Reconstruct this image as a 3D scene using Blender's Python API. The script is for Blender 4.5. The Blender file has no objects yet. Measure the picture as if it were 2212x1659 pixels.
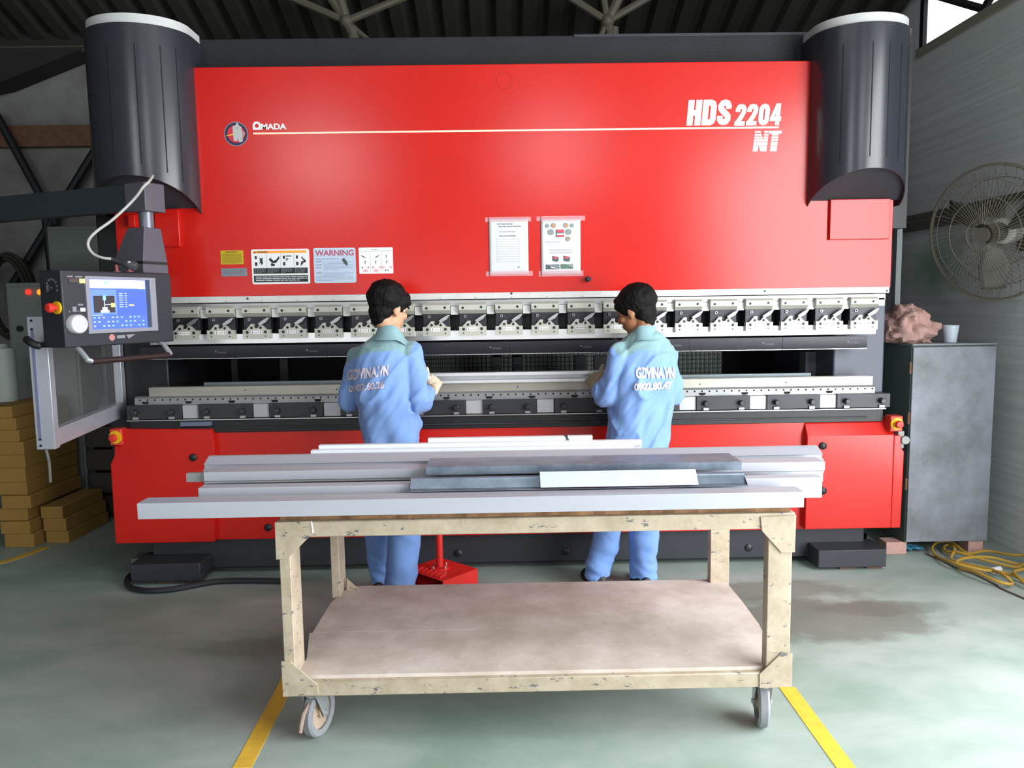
import bpy, math, random
from mathutils import Vector, Matrix, noise
from mathutils.bvhtree import BVHTree

SC = bpy.context.scene
COL = SC.collection
random.seed(7)

# ------------------------------------------------------------------ camera
F, CX, CY = 1680.0, 1106.0, 829.5          # focal length and centre in pixels of the 2212 x 1659 frame
CAM = Vector((0.0, 0.0, 1.55))
YAW, PITCH, ROLL = 0.0125, math.atan((CY - 655) / F), 0.0147
RC = Matrix.Rotation(-YAW, 3, 'Z') @ Matrix.Rotation(math.pi / 2 - PITCH, 3, 'X') @ Matrix.Rotation(-ROLL, 3, 'Z')
cd = bpy.data.cameras.new('camera')
cam = bpy.data.objects.new('camera', cd)
COL.objects.link(cam)
cam.matrix_world = Matrix.Translation(CAM) @ RC.to_4x4()
cd.sensor_fit = 'HORIZONTAL'
cd.sensor_width = 36.0
cd.lens = F / 2212.0 * 36.0
cd.clip_start = 0.05
SC.camera = cam

# ------------------------------------------------------------------ world, lights, exposure
SC.view_settings.view_transform = 'Standard'
SC.view_settings.look = 'None'
SC.view_settings.exposure = 0.0
SC.view_settings.gamma = 1.0
SC.view_settings.use_curve_mapping = False
W = bpy.data.worlds.new('overcast')
SC.world = W
W.use_nodes = True
W.node_tree.nodes['Background'].inputs[0].default_value = (0.93, 0.97, 1.0, 1)
W.node_tree.nodes['Background'].inputs[1].default_value = 1.6


def area(name, loc, target, sx, sy, power, col=(1, 1, 1), spread=180, spec=1.0):
    l = bpy.data.lights.new(name, 'AREA')
    l.shape = 'RECTANGLE'
    l.size, l.size_y, l.energy, l.color = sx, sy, power, col
    l.spread = math.radians(spread)
    l.specular_factor = spec
    o = bpy.data.objects.new(name, l)
    COL.objects.link(o)
    o.location = loc
    o.rotation_euler = (Vector(target) - Vector(loc)).to_track_quat('-Z', 'Y').to_euler()
    return o


# daylight through the big loading door in the near part of the right-hand wall
area('door_daylight', (3.08, 0.80, 1.70), (0.0, 0.95, 1.1), 4.3, 3.2, 470, (0.95, 0.98, 1.0))
# daylight through the doors and two high openings in the front wall, behind the camera
area('front_daylight', (-1.8, -5.6, 1.2), (-0.5, 4.0, 1.0), 7.5, 2.2, 95, (0.95, 0.98, 1.0))
area('high_opening_light', (-3.35, -6.3, 4.25), (-1.0, 4.4, 2.2), 1.2, 1.0, 72, (0.95, 0.97, 1.0))
area('high_opening_light', (1.05, -6.3, 4.4), (0.2, 4.4, 2.2), 1.2, 1.0, 62, (0.95, 0.97, 1.0))

# added overhead fill lamp above the cart, brightens floor, shelf and wall
area('added_overhead_fill', (-0.6, 1.2, 4.45), (-0.6, 1.2, 0.0), 3.6, 1.4, 34, (0.93, 1.0, 0.98))


# ------------------------------------------------------------------ pixel helpers (pixel of the photograph -> point in the hall)
def ray(px, py):
    return RC @ Vector(((px - CX) / F, -(py - CY) / F, -1.0))


def at(px, py, Y):
    d = ray(px, py)
    return CAM + d * ((Y - CAM.y) / d.y)


def onz(px, py, z):
    d = ray(px, py)
    return CAM + d * ((z - CAM.z) / d.z)


def onx(px, py, X):
    d = ray(px, py)
    return CAM + d * ((X - CAM.x) / d.x)


def rect(a, b, c, d, Y):
    """x0, x1, z0, z1 of the pixel rectangle (left, top, right, bottom) at depth Y."""
    xm, ym = (a + c) / 2, (b + d) / 2
    return at(a, ym, Y).x, at(c, ym, Y).x, at(xm, d, Y).z, at(xm, b, Y).z


# ------------------------------------------------------------------ materials
def lin(c):
    return tuple(((v / 255) / 12.92 if v / 255 <= 0.04045 else ((v / 255 + 0.055) / 1.055) ** 2.4) for v in c)


MATS = {}


def M(name, col, rough=0.5, metal=0.0, var=0.0, scale=6.0, col2=None, bump=0.0, bscale=60.0, spec=0.5, stretch=None,
      emit=0.0, coat=0.0, alpha=1.0):
    """Procedural paint / metal / cloth: base colour varied by noise, optional fine bump."""
    if name in MATS:
        return MATS[name]
    m = bpy.data.materials.new(name)
    m.use_nodes = True
    nt = m.node_tree
    b = nt.nodes['Principled BSDF']
    c = lin(col)
    b.inputs['Base Color'].default_value = (*c, 1)
    b.inputs['Roughness'].default_value = rough
    b.inputs['Metallic'].default_value = metal
    b.inputs['Specular IOR Level'].default_value = spec
    if coat:
        b.inputs['Coat Weight'].default_value = coat
        b.inputs['Coat Roughness'].default_value = 0.25
    if alpha < 1:
        b.inputs['Alpha'].default_value = alpha
    if emit:
        b.inputs['Emission Color'].default_value = (*c, 1)
        b.inputs['Emission Strength'].default_value = emit
    tc = nt.nodes.new('ShaderNodeTexCoord')
    src = tc.outputs['Object']
    if stretch:
        mp = nt.nodes.new('ShaderNodeMapping')
        mp.inputs['Scale'].default_value = stretch
        nt.links.new(src, mp.inputs['Vector'])
        src = mp.outputs['Vector']
    if var or col2:
        n = nt.nodes.new('ShaderNodeTexNoise')
        n.inputs['Scale'].default_value = scale
        n.inputs['Detail'].default_value = 6
        n.inputs['Roughness'].default_value = 0.65
        nt.links.new(src, n.inputs['Vector'])
        r = nt.nodes.new('ShaderNodeValToRGB')
        r.color_ramp.elements[0].position = 0.35
        r.color_ramp.elements[1].position = 0.68
        if col2:
            c2 = lin(col2)
            lo, hi = c2, c
        else:
            lo = tuple(v * (1 - var) for v in c)
            hi = tuple(min(1, v * (1 + var)) for v in c)
        r.color_ramp.elements[0].color = (*lo, 1)
        r.color_ramp.elements[1].color = (*hi, 1)
        nt.links.new(n.outputs['Fac'], r.inputs['Fac'])
        nt.links.new(r.outputs['Color'], b.inputs['Base Color'])
    if bump:
        n2 = nt.nodes.new('ShaderNodeTexNoise')
        n2.inputs['Scale'].default_value = bscale
        n2.inputs['Detail'].default_value = 3
        nt.links.new(src, n2.inputs['Vector'])
        bp = nt.nodes.new('ShaderNodeBump')
        bp.inputs['Strength'].default_value = bump
        bp.inputs['Distance'].default_value = 0.01
        nt.links.new(n2.outputs['Fac'], bp.inputs['Height'])
        nt.links.new(bp.outputs['Normal'], b.inputs['Normal'])
    MATS[name] = m
    return m


RED = M('red_paint', (194, 29, 21), 0.21, var=0.04, scale=3, bump=0.03, bscale=260, spec=0.42)
DKGREY = M('dark_grey_paint', (52, 54, 60), 0.45, var=0.10, scale=5, bump=0.05, bscale=200, spec=0.35)
CYLGREY = M('cover_grey_paint', (44, 46, 53), 0.24, var=0.05, scale=5, bump=0.03, bscale=250, spec=0.55)
BLACK = M('black_paint', (24, 25, 28), 0.45, var=0.15, scale=9)
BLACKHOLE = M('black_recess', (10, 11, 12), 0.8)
STEEL = M('ground_steel', (176, 176, 176), 0.34, 0.75, var=0.08, scale=10, stretch=(0.4, 4, 12))
BRIGHT = M('bright_steel', (214, 214, 214), 0.25, 0.85, var=0.05, scale=8)
RULER = M('ruler_strip', (205, 205, 202), 0.4, 0.25, var=0.05, scale=14)
HOLDER = M('holder_plate', (186, 186, 174), 0.42, 0.35, var=0.06, scale=12)
TOOLDARK = M('blackened_tool_steel', (46, 45, 52), 0.38, 0.35, var=0.12, scale=7)
CLAMPDARK = M('die_clamp_steel', (50, 51, 56), 0.42, 0.2, var=0.10, scale=9)
GREENHOLE = M('socket_hole', (16, 40, 38), 0.5)
WHITE = M('white_vinyl', (226, 224, 224), 0.45)
INK = M('black_ink', (22, 38, 38), 0.6)
GREYINK = M('grey_ink', (126, 128, 134), 0.6)
LIGHTINK = M('pale_ink', (172, 176, 178), 0.6)
ORANGE = M('orange_vinyl', (244, 160, 60), 0.5)
YELLOWSIGN = M('yellow_sign', (186, 160, 20), 0.5, var=0.08, scale=60)
REDINK = M('red_ink', (196, 50, 60), 0.5)
PINKINK = M('warning_red_ink', (170, 40, 75), 0.45)
SILVERSIGN = M('silver_sign', (178, 192, 208), 0.30, 0.55, var=0.05, scale=20)
NAMEPLATE = M('name_plate', (130, 134, 144), 0.4, 0.4, var=0.10, scale=60)
TAPE = M('clear_tape', (236, 190, 196), 0.25, alpha=0.45)
PAPER = M('white_paper', (206, 206, 209), 0.8, var=0.02, scale=12)
CREAM = M('cream_chipped_paint', (186, 172, 152), 0.55, col2=(160, 146, 124), scale=9, bump=0.12, bscale=35)
_nt = CREAM.node_tree
_b = _nt.nodes['Principled BSDF']
_old = _b.inputs['Base Color'].links[0].from_socket
_tc = _nt.nodes.new('ShaderNodeTexCoord')
_mp = _nt.nodes.new('ShaderNodeMapping')
_mp.inputs['Scale'].default_value = (0.7, 1, 1.6)
_nt.links.new(_tc.outputs['Object'], _mp.inputs['Vector'])
_n1 = _nt.nodes.new('ShaderNodeTexNoise')
_n1.inputs['Scale'].default_value, _n1.inputs['Detail'].default_value, _n1.inputs['Roughness'].default_value = 26, 5, 0.7
_nt.links.new(_mp.outputs['Vector'], _n1.inputs['Vector'])
_r1 = _nt.nodes.new('ShaderNodeValToRGB')
_r1.color_ramp.elements[0].position, _r1.color_ramp.elements[1].position = 0.615, 0.64
_nt.links.new(_n1.outputs['Fac'], _r1.inputs['Fac'])
_mx = _nt.nodes.new('ShaderNodeMix')
_mx.data_type = 'RGBA'
_mx.inputs[7].default_value = (*lin((96, 98, 98)), 1)
_nt.links.new(_r1.outputs['Color'], _mx.inputs['Factor'])
_nt.links.new(_old, _mx.inputs[6])
_nt.links.new(_mx.outputs[2], _b.inputs['Base Color'])
YELLOWP = M('yellow_plastic', (226, 178, 20), 0.45)
REDBTN = M('red_button', (214, 50, 40), 0.4)
SILVER = M('silver_paint', (172, 176, 184), 0.35, 0.4)
ALU = M('aluminium_extrusion', (178, 180, 190), 0.35, 0.45, var=0.05, scale=10)
BRICKPINK = M('wood_block_pink', (190, 150, 140), 0.8, var=0.12, scale=18)
RUST = M('rust_brown', (120, 86, 66), 0.85, var=0.2, scale=20)


# ------------------------------------------------------------------ mesh builder
def top_of(o):
    while o.parent is not None:
        o = o.parent
    return o


class MB:
    def __init__(s):
        s.v, s.f, s.k, s.cur = [], [], [], 0

    def mat(s, k):
        s.cur = k
        return s

    def add(s, verts, faces):
        n = len(s.v)
        s.v += [Vector(p) for p in verts]
        s.f += [[i + n for i in f] for f in faces]
        s.k += [s.cur] * len(faces)
        return s

    def box(s, x0, x1, y0, y1, z0, z1):
        return s.add([(x0, y0, z0), (x1, y0, z0), (x1, y1, z0), (x0, y1, z0), (x0, y0, z1), (x1, y0, z1), (x1, y1, z1), (x0, y1, z1)],
                     [(0, 3, 2, 1), (4, 5, 6, 7), (0, 1, 5, 4), (1, 2, 6, 5), (2, 3, 7, 6), (3, 0, 4, 7)])

    def prism(s, poly, a0, a1, axis='y'):
        """poly: list of 2-D points; axis 'y' -> (x, z), 'x' -> (y, z), 'z' -> (x, y)."""
        def P(p, a):
            return {'y': (p[0], a, p[1]), 'x': (a, p[0], p[1]), 'z': (p[0], p[1], a)}[axis]
        n = len(poly)
        vs = [P(p, a0) for p in poly] + [P(p, a1) for p in poly]
        fs = [tuple(range(n)), tuple(range(2 * n - 1, n - 1, -1))]
        fs += [(i, i + n, (i + 1) % n + n, (i + 1) % n) for i in range(n)]
        return s.add(vs, fs)

    def cyl(s, p0, p1, r0, r1=None, seg=24, caps=True):
        p0, p1 = Vector(p0), Vector(p1)
        r1 = r0 if r1 is None else r1
        d = (p1 - p0).normalized()
        a = d.orthogonal().normalized()
        b = d.cross(a)
        vs = []
        for p, r in ((p0, r0), (p1, r1)):
            vs += [p + (a * math.cos(2 * math.pi * i / seg) + b * math.sin(2 * math.pi * i / seg)) * r for i in range(seg)]
        fs = [(i, (i + 1) % seg, (i + 1) % seg + seg, i + seg) for i in range(seg)]
        if caps:
            fs += [tuple(range(seg - 1, -1, -1)), tuple(range(seg, 2 * seg))]
        return s.add(vs, fs)

    def tube(s, pts, r, seg=10, closed=False):
        pts = [Vector(p) for p in pts]
        n = len(pts)
        rs = r if isinstance(r, (list, tuple)) else [r] * n
        vs, prev = [], None
        for i, p in enumerate(pts):
            if closed:
                t = (pts[(i + 1) % n] - pts[i - 1]).normalized()
            else:
                t = (pts[min(i + 1, n - 1)] - pts[max(i - 1, 0)]).normalized()
            a = t.orthogonal().normalized() if prev is None else (prev - t * prev.dot(t)).normalized()
            prev = a
            b = t.cross(a)
            vs += [p + (a * math.cos(2 * math.pi * j / seg) + b * math.sin(2 * math.pi * j / seg)) * rs[i] for j in range(seg)]
        fs = []
        for i in range(n if closed else n - 1):
            k = (i + 1) % n
            for j in range(seg):
                fs.append((i * seg + j, i * seg + (j + 1) % seg, k * seg + (j + 1) % seg, k * seg + j))
        if not closed:
            fs += [tuple(range(seg - 1, -1, -1)), tuple(range((n - 1) * seg, n * seg))]
        return s.add(vs, fs)

    def ball(s, c, r, nu=20, nv=12, rot=None):
        c = Vector(c)
        r = Vector((r, r, r)) if not isinstance(r, (tuple, list, Vector)) else Vector(r)
        vs, fs = [], []
        for i in range(nv + 1):
            th = math.pi * i / nv
            for j in range(nu):
                ph = 2 * math.pi * j / nu
                p = Vector((r.x * math.sin(th) * math.cos(ph), r.y * math.sin(th) * math.sin(ph), r.z * math.cos(th)))
                vs.append(c + (rot @ p if rot else p))
        for i in range(nv):
            for j in range(nu):
                k = (j + 1) % nu
                fs.append((i * nu + j, (i + 1) * nu + j, (i + 1) * nu + k, i * nu + k))
        return s.add(vs, fs)

    def loft(s, rings, caps=True):
        n = len(rings[0])
        vs = [p for r in rings for p in r]
        fs = []
        for i in range(len(rings) - 1):
            for j in range(n):
                fs.append((i * n + j, i * n + (j + 1) % n, (i + 1) * n + (j + 1) % n, (i + 1) * n + j))
        if caps:
            fs += [tuple(range(n - 1, -1, -1)), tuple(range((len(rings) - 1) * n, len(rings) * n))]
        return s.add(vs, fs)

    def lathe(s, prof, c, seg=28, axis='z'):
        """prof: (radius, height) pairs revolved around an axis through c."""
        rings = []
        for r, h in prof:
            ring = []
            for j in range(seg):
                a = 2 * math.pi * j / seg
                q = {'z': (r * math.cos(a), r * math.sin(a), h), 'y': (r * math.cos(a), h, r * math.sin(a)),
                     'x': (h, r * math.cos(a), r * math.sin(a))}[axis]
                ring.append(Vector(c) + Vector(q))
            rings.append(ring)
        return s.loft(rings)

    def flat(s, x0, x1, z0, z1, y):
        """thin printed rectangle facing the -Y side."""
        return s.add([(x0, y, z0), (x1, y, z0), (x1, y, z1), (x0, y, z1)], [(0, 1, 2, 3)])

    def build(s, name, mat, parent=None, bevel=0.0, seg=2, smooth=35, local=False, recalc=True):
        vs = s.v
        if parent is not None and not local:
            r = top_of(parent)
            off = r.location
            vs = [p - off for p in vs]
        me = bpy.data.meshes.new(name)
        me.from_pydata([tuple(p) for p in vs], [], s.f)
        mats = mat if isinstance(mat, (list, tuple)) else [mat]
        for m in mats:
            me.materials.append(m)
        for p, k in zip(me.polygons, s.k):
            p.material_index = min(k, len(mats) - 1)
        if recalc:
            import bmesh
            bm = bmesh.new()
            bm.from_mesh(me)
            bmesh.ops.recalc_face_normals(bm, faces=bm.faces[:])
            bm.to_mesh(me)
            bm.free()
        return finish(me, name, parent, bevel, seg, smooth)


def finish(me, name, parent=None, bevel=0.0, seg=2, smooth=35):
    if smooth:
        me.polygons.foreach_set('use_smooth', [True] * len(me.polygons))
        me.set_sharp_from_angle(angle=math.radians(smooth))
    o = bpy.data.objects.new(name, me)
    COL.objects.link(o)
    if parent is not None:
        o.parent = parent
    if bevel:
        md = o.modifiers.new('bevel', 'BEVEL')
        md.width, md.segments, md.limit_method, md.angle_limit = bevel, seg, 'ANGLE', math.radians(40)
    return o


def tag(o, label, cat, group=None, kind=None):
    o['label'] = label
    o['category'] = cat
    if group:
        o['group'] = group
    if kind:
        o['kind'] = kind
    return o


def thing(name, loc, label, cat, group=None, rz=0.0):
    o = bpy.data.objects.new(name, None)
    COL.objects.link(o)
    o.empty_display_size = 0.1
    o.location = loc
    o.rotation_euler = (0, 0, rz)
    return tag(o, label, cat, group)


def struct(o):
    o['kind'] = 'structure'
    return o


def copy_tree(o, parent=None):
    c = o.copy()
    COL.objects.link(c)
    if parent is not None:
        c.parent = parent
    for ch in list(o.children):
        copy_tree(ch, c)
    return c


def copy_part(o, delta):
    """a copy of a part with its sub-parts, moved by delta inside the same thing."""
    c = o.copy()
    COL.objects.link(c)
    c.location = o.location + Vector(delta)
    for ch in list(o.children):
        g = ch.copy()
        COL.objects.link(g)
        g.parent = c
    return c


def text_mesh(body, offset=0.0, shear=0.0, spacing=1.0):
    cu = bpy.data.curves.new('lettering', 'FONT')
    cu.body = body
    cu.size = 1.0
    cu.offset = offset
    cu.shear = shear
    cu.space_character = spacing
    cu.resolution_u = 4
    o = bpy.data.objects.new('lettering', cu)
    COL.objects.link(o)
    bpy.context.view_layer.update()
    me = bpy.data.meshes.new_from_object(o.evaluated_get(bpy.context.evaluated_depsgraph_get()))
    bpy.data.objects.remove(o)
    vs = [v.co.copy() for v in me.vertices]
    fs = [list(p.vertices) for p in me.polygons]
    bpy.data.meshes.remove(me)
    x0, x1 = min(v.x for v in vs), max(v.x for v in vs)
    y0, y1 = min(v.y for v in vs), max(v.y for v in vs)
    return [((v.x - x0) / (x1 - x0), (v.y - y0) / (y1 - y0)) for v in vs], fs


def text_on(mb, body, x0, x1, z0, z1, y, offset=0.0, shear=0.0, spacing=1.0):
    """lettering fitted into the rectangle x0..x1, z0..z1 on the plane Y = y, facing the -Y side."""
    uv, fs = text_mesh(body, offset, shear, spacing)
    mb.add([(x0 + u * (x1 - x0), y, z0 + w * (z1 - z0)) for u, w in uv], fs)
    return mb

# ================================================================== THE HALL
XW = 3.13           # right-hand wall
YB = 6.6            # back wall
ZR = 3.80           # underside of the roof sheeting


def floor_material():
    m = bpy.data.materials.new('worn_green_floor_paint')
    m.use_nodes = True
    nt = m.node_tree
    L = nt.links.new
    b = nt.nodes['Principled BSDF']
    tc = nt.nodes.new('ShaderNodeTexCoord')

    def noise_tex(scale, detail=6, rough=0.6, stretch=None, dist=0.0):
        n = nt.nodes.new('ShaderNodeTexNoise')
        n.inputs['Scale'].default_value = scale
        n.inputs['Detail'].default_value = detail
        n.inputs['Roughness'].default_value = rough
        n.inputs['Distortion'].default_value = dist
        if stretch:
            mp = nt.nodes.new('ShaderNodeMapping')
            mp.inputs['Scale'].default_value = stretch
            L(tc.outputs['Object'], mp.inputs['Vector'])
            L(mp.outputs['Vector'], n.inputs['Vector'])
        else:
            L(tc.outputs['Object'], n.inputs['Vector'])
        return n.outputs['Fac']

    def ramp(src, p0, p1, c0, c1):
        r = nt.nodes.new('ShaderNodeValToRGB')
        r.color_ramp.elements[0].position, r.color_ramp.elements[1].position = p0, p1
        r.color_ramp.elements[0].color, r.color_ramp.elements[1].color = (*lin(c0), 1), (*lin(c1), 1)
        L(src, r.inputs['Fac'])
        return r.outputs['Color']

    def mix(fac, a, c):
        x = nt.nodes.new('ShaderNodeMix')
        x.data_type = 'RGBA'
        if isinstance(fac, float):
            x.inputs['Factor'].default_value = fac
        else:
            L(fac, x.inputs['Factor'])
        for s, v in ((6, a), (7, c)):
            if isinstance(v, tuple):
                x.inputs[s].default_value = (*lin(v), 1)
            else:
                L(v, x.inputs[s])
        return x.outputs[2]

    base = ramp(noise_tex(1.3, 8, 0.62, (1.0, 1.6, 1), 0.3), 0.34, 0.66, (132, 152, 141), (170, 180, 174))
    green = ramp(noise_tex(3.6, 8, 0.7, (0.7, 1.8, 1), 0.6), 0.60, 0.72, (0, 0, 0), (140, 140, 140))
    col = mix(green, base, (92, 146, 120))
    scuff = ramp(noise_tex(0.8, 7, 0.7, (0.5, 2.2, 1), 0.8), 0.56, 0.78, (0, 0, 0), (150, 150, 150))
    col = mix(scuff, col, (116, 116, 110))
    # spilled, still damp patches on the floor beside the machine; the last one paints in the cart's cast shadow
    for (px, py, rx, ry, amt) in ((1790, 1335, 0.62, 0.30, 0.62), (1600, 1275, 0.75, 0.16, 0.5), (1900, 1313, 0.42, 0.11, 0.45), (560, 1398, 0.34, 0.12, 0.3)):
        c = onz(px, py, 0)
        mp = nt.nodes.new('ShaderNodeMapping')
        mp.inputs['Location'].default_value = (-c.x / rx, -c.y / ry, 0)
        mp.inputs['Scale'].default_value = (1 / rx, 1 / ry, 0)
        L(tc.outputs['Object'], mp.inputs['Vector'])
        ln = nt.nodes.new('ShaderNodeVectorMath')
        ln.operation = 'LENGTH'
        L(mp.outputs['Vector'], ln.inputs[0])
        ad = nt.nodes.new('ShaderNodeMath')
        ad.operation = 'MULTIPLY_ADD'
        ad.inputs[1].default_value = 1.1
        L(noise_tex(4.5, 5, 0.6), ad.inputs[0])
        L(ln.outputs['Value'], ad.inputs[2])
        mr = nt.nodes.new('ShaderNodeMapRange')
        mr.inputs['From Min'].default_value, mr.inputs['From Max'].default_value = 1.55, 1.25
        mr.inputs['To Min'].default_value, mr.inputs['To Max'].default_value = 0.0, amt
        L(ad.outputs[0], mr.inputs['Value'])
        col = mix(mr.outputs[0], col, (96, 94, 84))
    L(col, b.inputs['Base Color'])
    b.inputs['Roughness'].default_value = 0.55
    b.inputs['Specular IOR Level'].default_value = 0.35
    return m


FLOOR = floor_material()
WALLR = M('grey_sheet_wall', (236, 240, 242), 0.75, var=0.10, scale=2.0, stretch=(0.3, 0.3, 14))
WALLB = M('stained_plaster_wall', (150, 150, 150), 0.9, col2=(112, 110, 106), scale=1.6)
WALLF = M('dark_unseen_walls', (70, 70, 68), 0.85, var=.1, scale=2)  # for unseen walls, kept dark to cut their reflections and fill
_nt = WALLR.node_tree          # green algae stain on the sheeting below the fan
_b = _nt.nodes['Principled BSDF']
_c = onx(2020, 575, XW)
_mp = _nt.nodes.new('ShaderNodeMapping')
_mp.inputs['Location'].default_value = (0, -_c.y / .42, -_c.z / .24)
_mp.inputs['Scale'].default_value = (0, 1 / .42, 1 / .24)
_tc = _nt.nodes.new('ShaderNodeTexCoord')
_nt.links.new(_tc.outputs['Object'], _mp.inputs['Vector'])
_ln = _nt.nodes.new('ShaderNodeVectorMath')
_ln.operation = 'LENGTH'
_nt.links.new(_mp.outputs['Vector'], _ln.inputs[0])
_ns = _nt.nodes.new('ShaderNodeTexNoise')
_ns.inputs['Scale'].default_value = 5
_nt.links.new(_tc.outputs['Object'], _ns.inputs['Vector'])
_ad = _nt.nodes.new('ShaderNodeMath')
_ad.operation = 'ADD'
_nt.links.new(_ln.outputs['Value'], _ad.inputs[0])
_nt.links.new(_ns.outputs['Fac'], _ad.inputs[1])
_mr = _nt.nodes.new('ShaderNodeMapRange')
_mr.inputs['From Min'].default_value, _mr.inputs['From Max'].default_value = 1.7, 0.7
_mr.inputs['To Min'].default_value, _mr.inputs['To Max'].default_value = 0.0, 0.75
_nt.links.new(_ad.outputs[0], _mr.inputs['Value'])
_mx = _nt.nodes.new('ShaderNodeMix')
_mx.data_type = 'RGBA'
_mx.inputs[7].default_value = (*lin((112, 172, 130)), 1)
_nt.links.new(_mr.outputs[0], _mx.inputs['Factor'])
_nt.links.new(_b.inputs['Base Color'].links[0].from_socket, _mx.inputs[6])
_nt.links.new(_mx.outputs[2], _b.inputs['Base Color'])
ROOF = M('roof_sheet', (50, 48, 43), 0.7, var=0.15, scale=3)
OLIVE = M('olive_roof_steel', (88, 84, 70), 0.6, var=0.10, scale=6)
DKSTEEL = M('dark_brace_steel', (24, 26, 32), 0.6)

struct(MB().box(-6.2, XW + 0.3, -7.2, YB + 0.2, -0.12, 0).build('floor', FLOOR))
struct(MB().box(-6.2, XW + 0.2, YB, YB + 0.2, 0, 4.1).build('wall_back', WALLB))
struct(MB().box(-6.2, -6.0, -7.2, YB, 0, 6.3).build('wall_left', WALLF))  # out of view, put in to block ambient sky light
struct(MB().box(-6.0, XW, -7.2, -7.0, 0, 6.3).build('wall_front', WALLF))  # unseen wall behind the camera, added to shut out the sky
SILL = 3.35
wr = MB()
wr.box(XW, XW + 0.2, -7.0, -1.4, 0, SILL)
wr.box(XW, XW + 0.2, -1.4, 3.0, 3.25, SILL)
wr.box(XW, XW + 0.2, 3.0, YB, 0, SILL)
wr.box(XW, XW + 0.03, 5.95, YB, SILL, 4.1)
struct(wr.build('wall_right', WALLR))
struct(MB().box(XW - 0.03, XW + 0.22, -7.0, 5.95, SILL - 0.035, SILL + 0.02).build('trim_1', M('sill_capping', (168, 160, 146), 0.7), bevel=0.004))

# corrugated roof sheeting, ribs running away from the viewer
prof, x, k = [], -6.2, 0
while x < XW - 0.12:
    prof += [(x, ZR), (x + 0.09, ZR), (x + 0.12, ZR + 0.055), (x + 0.17, ZR + 0.055)]
    x += 0.20
top = [(p[0], p[1] + 0.012) for p in reversed(prof)]
YK0, SLOPE = 5.3, 0.20        # the sheeting is level at the back and rises towards the front of the hall
zr = lambda y: ZR + SLOPE * max(0, YK0 - y) - 0.35 * max(0, y - 5.9)
rf = MB()
for ya, yb in ((5.9, YB + 0.2), (YK0, 5.9), (-7.2, YK0)):
    rf.prism(prof + top, ya, yb)
rf.v = [Vector((p.x, p.y, p.z - ZR + zr(p.y))) for p in rf.v]
struct(rf.build('ceiling', ROOF, smooth=0))

pu = MB()
for y, xe in ((-4.0, XW), (-2.0, XW), (0.0, XW), (2.0, XW), (3.6, XW), (5.55, -2.4), (6.38, -2.4)):
    pu.tube([(-6.0, y, zr(y) - 0.04), (xe, y, zr(y) - 0.04)], 0.032, 8)
struct(pu.build('trim_2', OLIVE))

tr = MB()
for nx, bars in ((748, ((606, -16, 0.026), (896, -16, 0.026), (706, -16, 0.030), (730, -16, 0.036), (770, 90, 0.034), (800, 90, 0.018))),
                 (1312, ((1216, -16, 0.026), (1418, -16, 0.026), (1302, -16, 0.024), (1342, -16, 0.034), (1292, 90, 0.02), (1322, 90, 0.032)))):
    n = at(nx, 46, 5.6)
    for bx, by, r in bars:
        tr.tube([n, at(bx, by, 5.6)], r, 8)
    tr.ball(n, 0.05, 10, 6)
    tr.cyl((at(nx + 14, 90, 5.6).x, 5.6, 0), at(nx + 14, 60, 5.6), 0.034, seg=10)
struct(tr.build('trim_3', OLIVE))

# open clerestory above the right-hand wall: mullions and lattice
w = MB()
for y in (5.93, 4.5, 3.0, 1.5, 0.0, -1.5, -3.0):
    w.box(XW + 0.0, XW + 0.03, y - 0.025, y + 0.025, SILL, zr(y) + 0.02)
zig = [(5.93, zr(5.9) - 0.03), (5.22, SILL + 0.05), (4.5, zr(4.5) - 0.03), (3.75, SILL + 0.05), (3.0, zr(3.0) - 0.03), (2.25, SILL + 0.05), (1.5, zr(1.5) - 0.03)]
for (ya, za), (yb, zb) in zip(zig, zig[1:]):
    w.tube([(XW + 0.03, ya, za), (XW + 0.03, yb, zb)], 0.028, 6)
w.tube([(XW + 0.07, 5.95, zr(5.95)), (XW + 0.07, YK0, zr(YK0)), (XW + 0.07, -7.0, zr(-7.0))], .03, 6)
struct(w.build('window_1', DKSTEEL))

# back-wall band, braces and corner post seen past the machine's far end
b0, b1 = at(100, 318, YB - 0.03).z, at(100, 272, YB - 0.03).z
struct(MB().box(-6.0, -2.3, YB - 0.06, YB, b0, b1).build('trim_4', RUST))
br = MB()
for a, b in (((-12, 240), (122, 486)), ((212, 315), (22, 625)), ((99, 470), (118, 640))):
    br.tube([at(a[0], a[1], YB - 0.12), at(b[0], b[1], YB - 0.12)], 0.034, 8)
struct(br.build('trim_5', DKSTEEL))
p = at(0, 185, YB - 0.2), at(200, 104, YB - 0.2)
struct(MB().prism([(-6.0, at(-300, 300, YB - 0.2).z), (p[0].x, p[0].z), (p[1].x, p[1].z), (p[1].x + 0.3, p[1].z + 0.1), (-2.6, 4.0), (-6.0, 4.0)], YB - 0.25, YB - 0.01).build('trim_6', M('dark_gable_lining', (40, 38, 36), 0.8)))

# yellow floor tape, one strip on each side of the cart
YTAPE = M('yellow_floor_tape', (226, 182, 62), 0.6, var=0.12, scale=14)
TW = 0.032


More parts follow.
